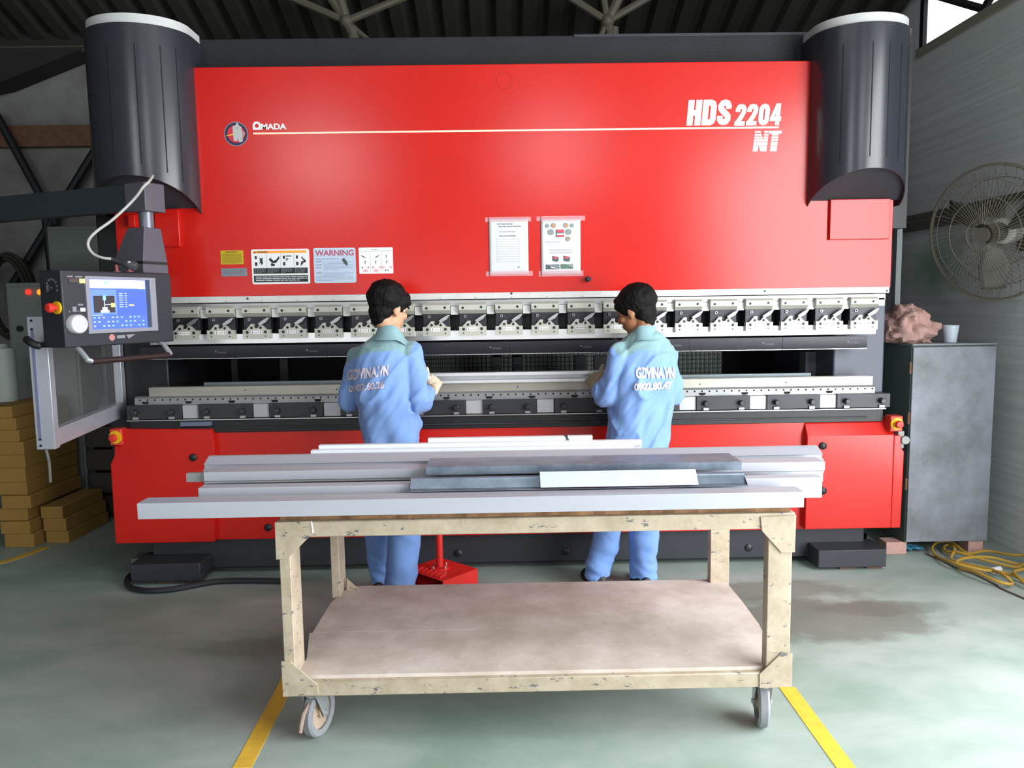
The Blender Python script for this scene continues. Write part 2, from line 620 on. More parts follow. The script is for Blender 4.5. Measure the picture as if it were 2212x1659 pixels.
def tape(name, pts, label, hw=TW):
    m = MB()
    L_, R_ = [], []
    for i, q in enumerate(pts):
        d = (pts[min(i + 1, len(pts) - 1)] - pts[max(i - 1, 0)]).normalized()
        s = Vector((-d.y, d.x, 0)) * hw
        L_.append(q + s)
        R_.append(q - s)
    for i in range(len(pts) - 1):
        m.add([(*R_[i].xy, 0), (*R_[i + 1].xy, 0), (*L_[i + 1].xy, 0), (*L_[i].xy, 0)] + [(*R_[i].xy, .002), (*R_[i + 1].xy, .002), (*L_[i + 1].xy, .002), (*L_[i].xy, .002)],
              [(0, 3, 2, 1), (4, 5, 6, 7), (0, 1, 5, 4), (1, 2, 6, 5), (2, 3, 7, 6), (3, 0, 4, 7)])
    return tag(m.build(name, YTAPE, smooth=0), label, 'floor tape', 'yellow floor tape')


tape('floor_tape', [onz(523, 1659, 0), onz(607, 1500, 0), onz(640, 1432, 0)], 'deep yellow floor tape strip running under the cart at its turned wheel')
q0, q1 = onz(1700, 1485, 0), onz(1850, 1690, 0)
tape('floor_tape', [q0, q1], 'sunlit pale yellow floor tape strip beside the straight cart wheel')
tape('floor_tape', [onz(-20, 1222, 0), onz(45, 1203, 0), onz(100, 1182, 0)], 'worn torn yellow floor tape in front of the cardboard boxes', 0.028)

# ================================================================== PRESS BRAKE
YP = 4.42           # front of the red ram plate
YL = 4.36           # front of the red lower covers
PB = thing('press_brake', (0, YP, 0), 'huge red and grey press brake bending machine filling the hall', 'press brake')

# --- ram plate with its marks
x0, x1, z0, z1 = at(252, 540, YP).x, at(1927, 540, YP).x, at(1086, 634, YP).z, at(1086, 138, YP).z
RX0, RX1 = x0, x1
ram = MB().box(x0, x1, YP, YP + 0.10, z0, z1).build('ram_plate', RED, PB, bevel=0.004)
ring = MB()
c = at(1090, 174, YP)
ring.tube([(c.x + .043 * math.cos(2 * math.pi * i / 40), YP, c.z + .043 * math.sin(2 * math.pi * i / 40)) for i in range(40)], .0016, 6, closed=True)
ring.build('plug_ring', M('red_paint_edge', (170, 26, 20), 0.5), ram)
# raised cover boxes below the cylinders
for a in ((1793, 430, 1922, 517), (335, 452, 387, 533)):
    X0, X1, Z0, Z1 = rect(*a, YP - 0.02)
    MB().box(X0, X1, YP - 0.022, YP, Z0, Z1).build('cover_box', RED, ram, bevel=0.003)
X0, X1, Z0, Z1 = rect(276, 464, 291, 490, YP - 0.03)
MB().box(X0, X1, YP - 0.03, YP, Z0, Z1).build('cover_box', RED, ram, bevel=0.003)
c = at(1270, 603, YP)
MB().cyl((c.x, YP, c.z), (c.x, YP - 0.045, c.z), 0.016, 0.014, 16).build('stop_knob', BLACK, ram, bevel=0.003)

# lettering: model number, its striped letters, the maker's word and the rule between
Yt = YP - 0.0015
lg = MB()
PXM = YP / F * 1.004            # metres per photograph pixel on the ram plane


def ribbon(pts, t, closed=False):
    """thick stroke along a polyline (2-D), as quads."""
    n = len(pts)
    P_ = [Vector(p) for p in pts]
    L_, R_ = [], []
    for i in range(n):
        a = P_[i - 1] if (i or closed) else None
        b = P_[(i + 1) % n] if (i < n - 1 or closed) else None
        d0 = (P_[i] - a).normalized() if a is not None else (b - P_[i]).normalized()
        d1 = (b - P_[i]).normalized() if b is not None else d0
        m = (d0 + d1).normalized()
        k = 1 / max(.5, m.dot(d0))
        nn = Vector((-m.y, m.x)) * (t / 2 * k)
        L_.append(P_[i] + nn)
        R_.append(P_[i] - nn)
    return [(L_[i], R_[i], R_[(i + 1) % n], L_[(i + 1) % n]) for i in range(n if closed else n - 1)]


def rct(x0_, y0_, x1_, y1_):
    return [(Vector((x0_, y0_)), Vector((x1_, y0_)), Vector((x1_, y1_)), Vector((x0_, y1_)))]


GL = {
    'H': rct(0, 0, 12.6, 52) + rct(16.2, 0, 29, 52) + rct(12.6, 20, 16.2, 32),
    'D': rct(0, 0, 12.4, 52) + ribbon([(6, 46), (17, 46), (21, 44), (22.8, 39), (22.8, 13), (21, 8), (17, 6), (6, 6)], 12.2),
    'S': ribbon([(23, 33), (23, 39), (20, 44.5), (15, 46), (10, 44.5), (6.6, 39), (7.2, 34), (11, 29), (19, 22.5), (22.6, 18), (22.8, 12), (20, 7.5), (15, 6), (10, 7.5), (6.4, 12), (6.4, 19)], 12),
    '2': ribbon([(4.8, 28), (4.8, 33), (7.5, 38), (11.5, 39.2), (15.5, 38), (18, 34), (17.6, 28), (13, 18), (5, 5)], 9.6) + rct(0, 0, 21.5, 9.4),
    '0': ribbon([(5, 11), (5, 33), (7.5, 37.6), (11.5, 39.2), (15.5, 37.6), (18, 33), (18, 11), (15.5, 6.4), (11.5, 4.8), (7.5, 6.4)], 9.6, True),
    '4': rct(11.5, 0, 20.5, 44) + rct(0, 8.5, 23.5, 17.5) + [(Vector((0, 15)), Vector((8.6, 15)), Vector((17, 44)), Vector((11, 44)))],
}
for word, px0, pyb, adv in (('HDS', 1482.5, 271.5, 32), ('2204', 1585.5, 272, 25.2)):
    for i, ch in enumerate(word):
        o_ = at(px0 + adv * i, pyb - .4 * i, YP)
        for q in GL[ch]:
            lg.add([(o_.x + (p_.x + p_.y * .09) * PXM, Yt - .00004 * len(lg.f), o_.z + p_.y * PXM) for p_ in q], [(0, 1, 2, 3)])
lg.build('model_lettering', WHITE, ram, recalc=False, smooth=0)
lg = MB()
X0, X1, Z0, Z1 = rect(1626, 283, 1688, 327, YP)
NT0, NT1, NTZ0, NTZ1 = X0, X1, Z0, Z1


def stripes(mb, z_pairs, polys):
    """cuts slanted letter strokes (quads as x-at-height functions) into horizontal bands."""
    for za, zb in z_pairs:
        for (l0, r0, l1, r1, lo, hi) in polys:
            a, b = max(za, lo), min(zb, hi)
            if b <= a:
                continue
            t0, t1 = (a - lo) / (hi - lo), (b - lo) / (hi - lo)
            yy = Yt - .00006 * len(mb.f)
            mb.add([(l0 + (l1 - l0) * t0, yy, a), (r0 + (r1 - r0) * t0, yy, a), (r0 + (r1 - r0) * t1, yy, b), (l0 + (l1 - l0) * t1, yy, b)], [(0, 1, 2, 3)])


H = Z1 - Z0
Wd = X1 - X0
sh = 0.07 * Wd
bands = [(0, .27), (.29, .46), (.49, .60), (.63, .73), (.77, .86), (.91, 1.0)]
zp = [(Z0 + a * H, Z0 + b * H) for a, b in bands]
N_ = lambda a, b, c2, d: (X0 + a * Wd, X0 + b * Wd, X0 + c2 * Wd + sh, X0 + d * Wd + sh, Z0, Z1)
stripes(lg, zp, [N_(0.0, 0.17, 0.0, 0.17), N_(0.32, 0.48, 0.32, 0.48), N_(0.26, 0.48, 0.0, 0.19),
                 N_(0.60, 0.83, 0.60, 0.83)])
stripes(lg, [(Z0 + .86 * H, Z0 + 1.0 * H)], [N_(0.50, 0.93, 0.50, 0.93)])
lg.build('striped_lettering', WHITE, ram, recalc=False, smooth=0)
rl = MB()
a, b = at(547, 286, YP), at(1682, 277.5, YP)
rl.add([(a.x, Yt, (a.z + b.z) / 2 - .0048), (b.x, Yt, (a.z + b.z) / 2 - .0048), (b.x, Yt, (a.z + b.z) / 2 + .0048), (a.x, Yt, (a.z + b.z) / 2 + .0048)], [(0, 1, 2, 3)])
rl.build('ruled_line', M('cream_vinyl', (250, 215, 190), 0.5), ram, recalc=False, smooth=0)
wd = MB()
X0, X1, Z0, Z1 = rect(564, 267, 619, 280, YP)
text_on(wd, 'MADA', X0, X1, Z0, Z1, Yt, 0.035, 0, 0.95)
X0, X1, Z0, Z1 = rect(546, 262.5, 563.5, 280.5, YP)
w_, cx_ = X1 - X0, (X0 + X1) / 2
out = [(X0, Z0), (X0, Z0 + .02)] + [(cx_ + w_ / 2 * math.cos(t), Z0 + .024 + (Z1 - Z0 - .024) * math.sin(t)) for t in [math.pi * (1 - i / 14) for i in range(15)]] + [(X1, Z0 + .02), (X1, Z0)]
inn = [(cx_ + .011 * math.cos(t), Z0 + .021 + .011 * math.sin(t)) for t in [2 * math.pi * i / 16 for i in range(16)]]
# horseshoe-shaped first letter: outline minus a round eye, built as a fan between the two
pts_o = []
for i in range(16):
    t = 2 * math.pi * i / 16
    d = Vector((math.cos(t), math.sin(t)))
    o_ = Vector((cx_, Z0 + .021))
    k = 0.0
    while True:
        q = o_ + d * k
        hx = abs(q.x - cx_) <= w_ / 2
        inside = hx and Z0 <= q.y and (q.y <= Z0 + .024 or ((q.x - cx_) / (w_ / 2)) ** 2 + ((q.y - Z0 - .024) / (Z1 - Z0 - .024)) ** 2 <= 1)
        if not inside:
            break
        k += 0.0005
    pts_o.append((q.x, q.y))
for i in range(16):
    j = (i + 1) % 16
    wd.add([(inn[i][0], Yt, inn[i][1]), (pts_o[i][0], Yt, pts_o[i][1]), (pts_o[j][0], Yt, pts_o[j][1]), (inn[j][0], Yt, inn[j][1])], [(0, 1, 2, 3)])
wd.build('maker_lettering', WHITE, ram, recalc=False, smooth=0)

# round badge: dark ring, red field, silver N, yellow beam
bd = MB()
c = at(510, 289.5, YP)
R_ = 0.066


def disc(mb, r, y, n=36):
    mb.add([(c.x + r * math.cos(2 * math.pi * i / n), y, c.z + r * math.sin(2 * math.pi * i / n)) for i in range(n)], [tuple(range(n))])


bd.mat(0)
disc(bd, R_, YP - .001)
bd.mat(1)
disc(bd, R_ * .92, YP - .0014)
bd.mat(2)
disc(bd, R_ * .72, YP - .0018)
P = lambda u, v: (c.x + u * R_, YP - .0024, c.z + v * R_)
bd.mat(3)
for q in (((-.22, -.55), (.12, -.6), (.08, .6), (-.26, .55)), ((.22, -.66), (.55, -.6), (.48, .62), (.18, .58)), ((-.24, .62), (.05, .72), (.52, -.62), (.26, -.70))):
    bd.add([Vector(P(*a)) - Vector((0, .0001 * len(bd.f), 0)) for a in q], [(0, 1, 2, 3)])
bd.add([Vector(P(*a)) - Vector((0, .001, 0)) for a in ((-.1, .55), (.15, .95), (.42, .5))], [(0, 1, 2)])
bd.mat(4)
bd.add([P(-.98, -.18), P(-.2, -.1), P(-.1, .08)], [(0, 1, 2)])
bd.mat(5)
bd.add([P(.5, .30), P(.8, .05), P(.55, -.35)], [(0, 1, 2)])
bd.build('round_badge', [NAMEPLATE, M('badge_navy', (34, 30, 66), 0.4), M('badge_red', (196, 40, 60), 0.4), M('badge_silver', (178, 178, 176), 0.4), M('badge_yellow', (220, 170, 70), 0.4), M('badge_pink', (190, 130, 140), 0.4)], ram, recalc=False, smooth=0)


# --- signs on the ram plate
def sign(name, a, mats, draw, th=0.002, corner=0.008):
    X0, X1, Z0, Z1 = rect(*a, YP)
    w, h = X1 - X0, Z1 - Z0
    mb = MB()
    pts = []
    for cx2, cz2, t0 in ((X1 - corner, Z1 - corner, 0), (X0 + corner, Z1 - corner, 90), (X0 + corner, Z0 + corner, 180), (X1 - corner, Z0 + corner, 270)):
        for k in range(5):
            t = math.radians(t0 + 22.5 * k)
            pts.append((cx2 + corner * math.cos(t), cz2 + corner * math.sin(t)))
    mb.mat(0).prism(pts, YP - th, YP)
    plate = mb.build(name, mats[0], PB, smooth=0)
    pr = MB()
    y = YP - th - .0006

    def R(u0, v0, u1, v1, k, lift=0):          # v measured from the top
        pr.mat(k).flat(X0 + u0 * w, X0 + u1 * w, Z1 - v1 * h, Z1 - v0 * h, y - lift * .0004)

    def Pl(pts2, k, lift=1):
        pr.mat(k).add([(X0 + u * w, y - lift * .0004, Z1 - v * h) for u, v in pts2], [tuple(range(len(pts2)))])

    def T(body, u0, v0, u1, v1, k, off=0.02):
        pr.mat(k)
        text_on(pr, body, X0 + u0 * w, X0 + u1 * w, Z1 - v1 * h, Z1 - v0 * h, y - .0006, off)

    def lines(u0, v0, u1, v1, n, k, fill=.45, seed=1):
        rnd = random.Random(seed)
        for i in range(n):
            va = v0 + (v1 - v0) * (i + .2) / n
            vb = va + (v1 - v0) / n * fill
            u = u0
            e = u1 if i < n - 1 else u0 + (u1 - u0) * rnd.uniform(.4, .9)
            while u < e - .02:
                l = rnd.uniform(.03, .09) * (u1 - u0) * 2
                R(u, va, min(u + l, e), vb, k, 1)
                u += l + .012
    draw(R, Pl, T, lines)
    pr.build('print', mats[1:], plate, recalc=False, smooth=0)
    return plate


def d_notice(R, Pl, T, lines):
    T('NOTICE', .24, .05, .74, .18, 0, .015)
    lines(.08, .24, .94, .96, 8, 1, .4, 3)


sign('notice_sign', (477, 541, 526, 571), [YELLOWSIGN, M('sign_brown_ink', (96, 84, 14), 0.6), M('sign_olive_ink', (120, 104, 20), 0.6)], d_notice, corner=.003)


def d_plate(R, Pl, T, lines):
    lines(.08, .2, .92, .85, 4, 0, .35, 8)


sign('name_plate', (478, 579.5, 534, 597), [NAMEPLATE, M('plate_ink', (100, 104, 116), 0.5)], d_plate, corner=.003)


def d_picto(R, Pl, T, lines):
    R(.03, .045, .955, .115, 2)
    Pl([(.05, .11), (.085, .11), (.067, .06)], 0, 2)
    T('WARNING', .10, .055, .29, .105, 0, .02)
    for u in (.265, .505, .735):
        R(u - .002, .135, u + .002, .52, 3)
    # pictograms: press tooling with a figure, hands at the tool, bent sheet, stooping figure
    for u in (.06, .545, .77):
        R(u, .19, u + .035, .28, 0)
        R(u + .005, .28, u + .03, .36, 4)
        R(u, .37, u + .04, .47, 0)
    Pl([(.14, .23), (.17, .27), (.20, .23), (.19, .32), (.20, .40), (.17, .46), (.165, .38), (.14, .42), (.15, .33)], 0)
    Pl([(.30, .30), (.34, .24), (.38, .34), (.43, .30), (.48, .20), (.485, .27), (.42, .40), (.36, .40)], 0)
    Pl([(.335, .40), (.40, .42), (.40, .48), (.335, .48)], 0)
    Pl([(.35, .20), (.39, .20), (.40, .27), (.37, .31), (.34, .27)], 4, 2)
    R(.595, .19, .69, .215, 0)
    Pl([(.60, .25), (.645, .27), (.62, .34), (.595, .34)], 3)
    Pl([(.865, .22), (.885, .22), (.89, .27), (.93, .31), (.945, .37), (.92, .39), (.87, .40), (.90, .42), (.84, .49), (.86, .41), (.85, .37), (.91, .34), (.875, .29)], 0)
    R(.03, .535, .965, .70, 0)
    for i, u in enumerate((.045, .275, .51, .745)):
        lines(u, .545, u + .20, .69, 5, 3, .45, 20 + i)
    R(.03, .75, .965, .945, 0)
    lines(.06, .77, .95, .92, 3, 1, .5, 30)


sign('hazard_sign', (544, 538, 669, 613.5), [WHITE, INK, LIGHTINK, ORANGE, GREYINK, WHITE], d_picto, corner=.01)


def d_warn(R, Pl, T, lines):
    T('WARNING', .045, .06, .955, .225, 0, .012)
    lines(.05, .28, .93, .36, 1, 1, .5, 40)
    for i, v in enumerate((.38, .47, .55, .70)):
        R(.05, v, .19, v + .022, 2)
        lines(.23, v, .93, v + .10, 2, 1, .4, 50 + i)
    lines(.05, .80, .93, .95, 4, 1, .4, 60)
    Pl([(.67, .34), (.72, .29), (.78, .37), (.81, .46), (.795, .52), (.72, .44)], 3, 3)


sign('warning_sign', (678, 535.5, 769, 611), [SILVERSIGN, PINKINK, M('sign_blue_ink', (150, 166, 190), 0.5), M('sign_slate_ink', (120, 136, 164), 0.5), M('sign_chip', (66, 72, 70), 0.6)], d_warn, corner=.01)


def d_tools(R, Pl, T, lines):
    lines(.38, .06, .62, .10, 1, 1, .6, 70)
    R(.02, .13, .98, .14, 1)
    for u in (.335, .66):
        R(u - .002, .14, u + .002, .95, 1)
    Pl([(.07, .31), (.10, .30), (.19, .37), (.18, .40)], 0)
    Pl([(.48, .38), (.58, .30), (.59, .32), (.50, .40)], 0)
    R(.80, .28, .815, .42, 0)
    for u in (.17, .48, .80):
        R(u - .01, .52, u + .04, .54, 0)
        R(u + .005, .54, u + .02, .63, 0)
    for u, v, k in ((.10, .76, 0), (.27, .76, 0), (.41, .76, 2), (.62, .76, 2), (.71, .76, 2), (.93, .76, 2), (.16, .88, 2), (.22, .88, 2), (.47, .88, 2), (.53, .88, 2), (.78, .88, 0), (.85, .88, 0)):
        pts = [(u + .033 * math.cos(2 * math.pi * i / 12), v + .042 * math.sin(2 * math.pi * i / 12)) for i in range(12)]
        if k == 2:
            Pl(pts, 2, 1)
            Pl([(u + (a - u) * .7, v + (b - v) * .7) for a, b in pts], 3, 2)
        else:
            R(u - .015, v - .03, u + .01, v + .03, 0)


sign('tooling_sign', (775.5, 534.5, 849, 591), [WHITE, INK, GREYINK, REDINK, M('pale_pink_ink', (240, 200, 204), 0.5)], d_tools, corner=.006)

# --- dark mesh-panelled beam above the ram, and the cylinder covers
def mesh_mat():
    m = M('perforated_dark_panel', (40, 41, 45), 0.6, var=0.10, scale=4, spec=.2)
    nt = m.node_tree
    b = nt.nodes['Principled BSDF']
    v = nt.nodes.new('ShaderNodeTexVoronoi')
    v.inputs['Scale'].default_value = 75
    v.inputs['Randomness'].default_value = 0.0
    tc = nt.nodes.new('ShaderNodeTexCoord')
    nt.links.new(tc.outputs['Object'], v.inputs['Vector'])
    bp = nt.nodes.new('ShaderNodeBump')
    bp.inputs['Strength'].default_value = 0.5
    bp.inputs['Distance'].default_value = 0.004
    nt.links.new(v.outputs['Distance'], bp.inputs['Height'])
    nt.links.new(bp.outputs['Normal'], b.inputs['Normal'])
    return m


YT = YP + 0.14
MB().box(at(250, 110, YT).x, at(1900, 110, YT).x, YT, YT + 0.25, at(1086, 138, YT).z - 0.05, at(1086, 78, YT).z).build('top_beam', mesh_mat(), PB, bevel=0.004)
MB().box(at(1240, 70, YT).x, at(1755, 70, YT).x, YT - 0.005, YT + 0.02, at(1086, 78, YT).z - 0.012, at(1086, 78, YT).z + .004).build('beam_edge', DKGREY, PB)


def cylinder_cover(xc, hw, dep, ztop, zside, zfront, grooves):
    """half-elliptical sheet cover standing off the ram, its foot cut on a slant, with a pale cap rim and narrow vertical vents."""
    n = 40
    cs = [(-math.cos(math.pi * i / n), -math.sin(math.pi * i / n)) for i in range(n + 1)]
    t = 0.006
    mb = MB()
    vo = []
    for u, v in cs:
        px, py = xc + u * hw, YP + v * dep
        zb = zside + (zfront - zside) * (-v)
        vo.append((Vector((px, py, zb)), Vector((px, py, ztop))))
    inn = []
    for u, v in cs:
        px, py = xc + u * (hw - t), YP + v * (dep - t)
        zb = zside + (zfront - zside) * (-v)
        inn.append((Vector((px, py, zb)), Vector((px, py, ztop))))
    k = n + 1
    vs = [a for a, _ in vo] + [b for _, b in vo] + [a for a, _ in inn] + [b for _, b in inn]
    fs = []
    for i in range(n):
        fs += [(i, i + 1, k + i + 1, k + i), (2 * k + i + 1, 2 * k + i, 3 * k + i, 3 * k + i + 1), (i + 1, i, 2 * k + i, 2 * k + i + 1), (k + i, k + i + 1, 3 * k + i + 1, 3 * k + i)]
    fs += [(0, k, 3 * k, 2 * k), (n, 2 * k + n, 3 * k + n, k + n)]
    mb.add(vs, fs)
    # flanges back to the beam
    mb.box(xc - hw - 0.0, xc - hw + 0.006, YP, YP + 0.16, zside, ztop)
    mb.box(xc + hw - 0.006, xc + hw, YP, YP + 0.16, zside, ztop)
    cov = mb.build('cylinder_cover', CYLGREY, PB, smooth=30)
    # inner cylinder body and slanted closing plate under the cover
    pl = MB()
    ring0 = [Vector((xc + u * (hw - t), YP + v * (dep - t), zside + (zfront - zside) * (-v) + .03)) for u, v in cs]
    pl.add(ring0 + [p_ + Vector((0, 0, .01)) for p_ in ring0], [tuple(range(k)), tuple(range(2 * k - 1, k - 1, -1))] + [(i, i + 1, i + 1 + k, i + k) for i in range(n)])
    pl.build('closing_plate', DKGREY, cov, smooth=0)
    cap = MB()
    ro = [(xc + u * (hw - .012), YP + v * (dep - .012)) for u, v in cs]
    cap.prism(ro + [(xc + hw - .012, YP + .14), (xc - hw + .012, YP + .14)], ztop, ztop + .05, 'z')
    cap.build('cap_rim', M('pale_cap_rim', (196, 196, 196), 0.5, var=0.05, scale=9), cov, smooth=30)
    gr = MB()
    for a in grooves:
        u, v = -math.cos(math.radians(a)), -math.sin(math.radians(a))
        q = Vector((xc + u * hw, YP + v * dep, 0))
        nrm = Vector((u / hw, v / dep, 0)).normalized()
        tg = Vector((-nrm.y, nrm.x, 0)) * .0028
        zb = zside + (zfront - zside) * (-v) + .06
        zt = ztop - .10
        pts = [q - tg + nrm * .0012, q + tg + nrm * .0012, q + tg - nrm * .004, q - tg - nrm * .004]
        gr.add([(p_.x, p_.y, zb) for p_ in pts] + [(p_.x, p_.y, zt) for p_ in pts], [(0, 1, 2, 3), (4, 5, 6, 7), (0, 1, 5, 4), (1, 2, 6, 5), (2, 3, 7, 6), (3, 0, 4, 7)])
    gr.build('vent_slot', BLACKHOLE, cov, smooth=0)
    return cov


XR0, XR1 = at(1746, 300, YP).x, at(1961, 300, YP - .06).x
XL0, XL1 = at(194, 300, YP - .06).x, at(427, 300, YP).x
DEP = 0.24
ztop_r = at(1890, 45, YP - DEP).z
ztop_l = at(285, 47, YP - DEP).z
cylinder_cover((XR0 + XR1) / 2, (XR1 - XR0) / 2, DEP, ztop_r, at(1750, 446, YP).z, at(1893, 362, YP - DEP).z, (52, 84, 104, 122, 140))
cylinder_cover((XL0 + XL1) / 2, (XL1 - XL0) / 2, DEP, ztop_l, at(430, 462, YP).z, at(293, 378, YP - DEP).z, (40, 75, 104, 130, 148))

# --- side frames, seen through the throat and past the ends of the ram
MB().box(at(1776, 800, YP + .3).x, at(1776, 800, YP + .3).x + .30, YP + .14, YP + 1.2, 0.25, 1.95).build('side_frame', M('frame_lit_grey', (96, 100, 112), 0.5, var=0.08, scale=5), PB, bevel=0.01)  # lit look put into the colour; the other side frames are black
MB().box(at(1940, 560, YP + .2).x - .12, at(1940, 560, YP + .2).x, YP + .12, YP + 1.2, 1.95, 3.1).build('side_frame', BLACK, PB)
MB().box(at(208, 560, YP + .1).x, at(300, 560, YP + .1).x + .12, YP + .12, YP + 1.2, 0.25, 3.1).build('side_frame', BLACK, PB, bevel=0.01)
MB().box(RX0 + .05, RX1 - .05, YP + .10, YP + .16, at(1086, 770, YP).z + .14, at(1086, 640, YP).z).build('ram_back', BLACK, PB)

# --- ruler strip, clamp bar, lower bar
YR = YP - 0.012
xL = at(372, 650, YR).x
X1 = at(1921, 630, YR).x
zA, zB = at(1086, 645, YR).z, at(1086, 631.5, YR).z
rul = MB().box(xL - .14, X1, YR, YP + .02, zA, zB).build('ruler_strip', RULER, PB, bevel=.0015)
tk = MB()
x = xL - .1
i = 0
while x < X1 - .02:
    tk.flat(x - .0012, x + .0012, zB - (.014 if i % 2 else .009), zB - .002, YR - .0006)
    if i % 2 == 0:
        tk.flat(x - .006, x + .006, zA + .004, zA + .010, YR - .0006)
    x += 0.10
    i += 1
tk.build('ruler_print', M('ruler_ink', (166, 168, 168), 0.6), rul, recalc=False, smooth=0)
for px, py in ((1105, 634), (535, 645), (1652, 629), (1916, 628)):
    q = at(px, py, YR)
    MB().cyl((q.x, YR + .001, q.z), (q.x, YR - .003, q.z), .006, seg=10).build('screw', BLACK, rul)
YC = YP + 0.0
zC0, zC1 = at(1086, 660, YC).z, at(1086, 648, YC).z
MB().box(xL - .14, at(1913, 650, YC).x, YC, YC + .12, zC0, zC1 + .004).build('clamp_bar', STEEL, PB, bevel=.002)

# --- punch holders (twenty along the ram)
YH = YP - 0.035
hs = [(523 - 77.6 * i) for i in range(2, 0, -1)] + [523, 601, 678.5, 757, 835, 913, 991.5, 1070, 1148, 1226, 1304, 1382, 1459, 1535, 1611.5, 1687.5, 1763, 1838]
ref = at(1070, 690, YH)
hw_ = at(1129, 690, YH).x - ref.x
zz = lambda py: at(1099, py, YH).z
XX = lambda px: at(px, 690, YH).x
hd = MB()
hd.prism([(YH, zz(668)), (YH, zz(657)), (YH + .012, zz(652.5)), (YC + .05, zz(652.5)), (YC + .05, zz(676)), (YH + .02, zz(676))], ref.x, ref.x + hw_, 'x')
hd.mat(1)
for a, b, r in ((1078.6, 663.5, .0075), (1118, 662.5, .0075)):
    hd.cyl((XX(a), YH + .01, zz(b)), (XX(a), YH - .0008, zz(b)), r, seg=14)
H0 = hd.build('punch_holder', [HOLDER, GREENHOLE], PB)
m_ = MB().box(ref.x + .002, ref.x + hw_ - .002, YH + .02, YC + .05, zz(706), zz(676))
m_.build('holder_body', TOOLDARK, H0, bevel=.001)
cp = MB()
pl_ = [(1070, 723.5), (1129, 723.5), (1129, 704), (1121.5, 704), (1112, 694.5), (1107, 694)]
pl_ += [(1105.5 - 6.5 * (1 - math.cos(t)), 694 + 7 * math.sin(t)) for t in (0.3, .7, 1.1, 1.57, 2.0, 2.4)]
pl_ += [(1095, 691.5), (1088, 691.5), (1077, 704), (1070, 704)]
cp.prism([(XX(a), zz(b)) for a, b in pl_], YH, YH + .035)
cp.mat(1)
for a, b, r in ((1089, 700, .0078), (1108.5, 700, .0078), (1079.5, 709.5, .0085), (1118.5, 709, .0085), (1079.5, 718, .004), (1118.5, 718, .004)):
    cp.cyl((XX(a), YH + .01, zz(b)), (XX(a), YH - .0008, zz(b)), r, seg=14)
cp.build('clamp_plate', [HOLDER, GREENHOLE], H0, smooth=30)
lv = MB()
lq = [(1104.5, 690.5), (1107.5, 695), (1112, 693.5), (1122, 688), (1128.5, 679.5), (1128.5, 678), (1124, 678.5), (1117, 682)]
lv.prism([(XX(a), zz(b)) for a, b in lq], YH - .012, YH + .006)
lv.build('clamp_lever', STEEL, H0, bevel=.001, smooth=0)
lb = MB()
lb.flat(XX(1087), XX(1111), zz(713.5), zz(706), YH - .0009)
lb.mat(1).flat(XX(1090), XX(1091.5), zz(712.5), zz(707), YH - .0013)
lb.flat(XX(1107.5), XX(1109), zz(712.5), zz(707), YH - .0013)
lb.flat(XX(1094), XX(1105), zz(710.4), zz(709.6), YH - .0013)
lb.build('holder_label', [WHITE, M('label_ink', (150, 110, 120), 0.5)], H0, recalc=False, smooth=0)
nt_ = MB()
q = Vector((XX(1083.5), 0, zz(682)))
nt_.lathe([(.0085, YH + .03), (.0085, YH + .012), (.0055, YH + .012), (.0055, YH + .03)], (q.x, 0, q.z), 6, 'y')
nt_.build('lock_nut', STEEL, H0)
for px in hs:
    if px == 1070:
        continue
    copy_part(H0, (at(px, 690, YH).x - ref.x, 0, 0))
# spacers between the holders: pale shelf above, bright ledge below
sp0, sp1 = ref.x + hw_ + .003, at(1148, 690, YH).x - .003
S0 = MB().box(sp0, sp1, YC - .004, YC + .06, zz(678), zz(660)).build('spacer_block', RULER, PB, bevel=.001)
for px in hs:
    if px != 1070 and px != 1838:
        copy_part(S0, (at(px, 690, YH).x - ref.x, 0, 0))
MB().box(at(1897, 680, YC).x, at(1910, 680, YC).x, YC, YC + .06, zz(672), zz(655)).build('spacer_block', RULER, PB)
MB().box(xL - .14, at(1890, 725, YC).x, YC - .010, YC + .05, zz(734), zz(712.5)).build('punch_ledge', BRIGHT, PB, bevel=.0015)

# --- punches: long dark tool segments hanging under the ram, each with a small mark
YK = YP + 0.01
z0, z1 = at(1099, 766, YK).z, at(1099, 737.5, YK).z
cuts = [300, 508, 705, 900, 1101, 1297, 1490, 1690, 1873]
for a, b in zip(cuts, cuts[1:]):
    xa, xb = at(a, 750, YK).x, at(b, 750, YK).x
    pm = MB().prism([(YK, z1), (YK, z0 + .006), (YK + .004, z0), (YK + .012, z0), (YK + .03, z1)], xa + .0006, xb - .0006, 'x')
    pn = pm.build('punch', TOOLDARK, PB, bevel=.0006)
    MB().box(xa + .002, xb - .002, YK - .0012, YK, z0 + .003, z0 + .0055).build('punch_edge', BRIGHT, pn)
    mk = MB()
    q = Vector((xb - .11, YK - .0006, (z0 + z1) / 2 + .006))
    mk.add([(q.x + .006 * math.cos(2 * math.pi * i / 10), q.y, q.z + .006 * math.sin(2 * math.pi * i / 10)) for i in range(10)], [tuple(range(10))])
    text_on(mk, 'AMADA', q.x + .010, q.x + .062, q.z - .012, q.z - .001, q.y, 0.01)
    mk.build('etched_mark', M('etched_grey', (96, 92, 100), 0.5), pn, recalc=False, smooth=0)

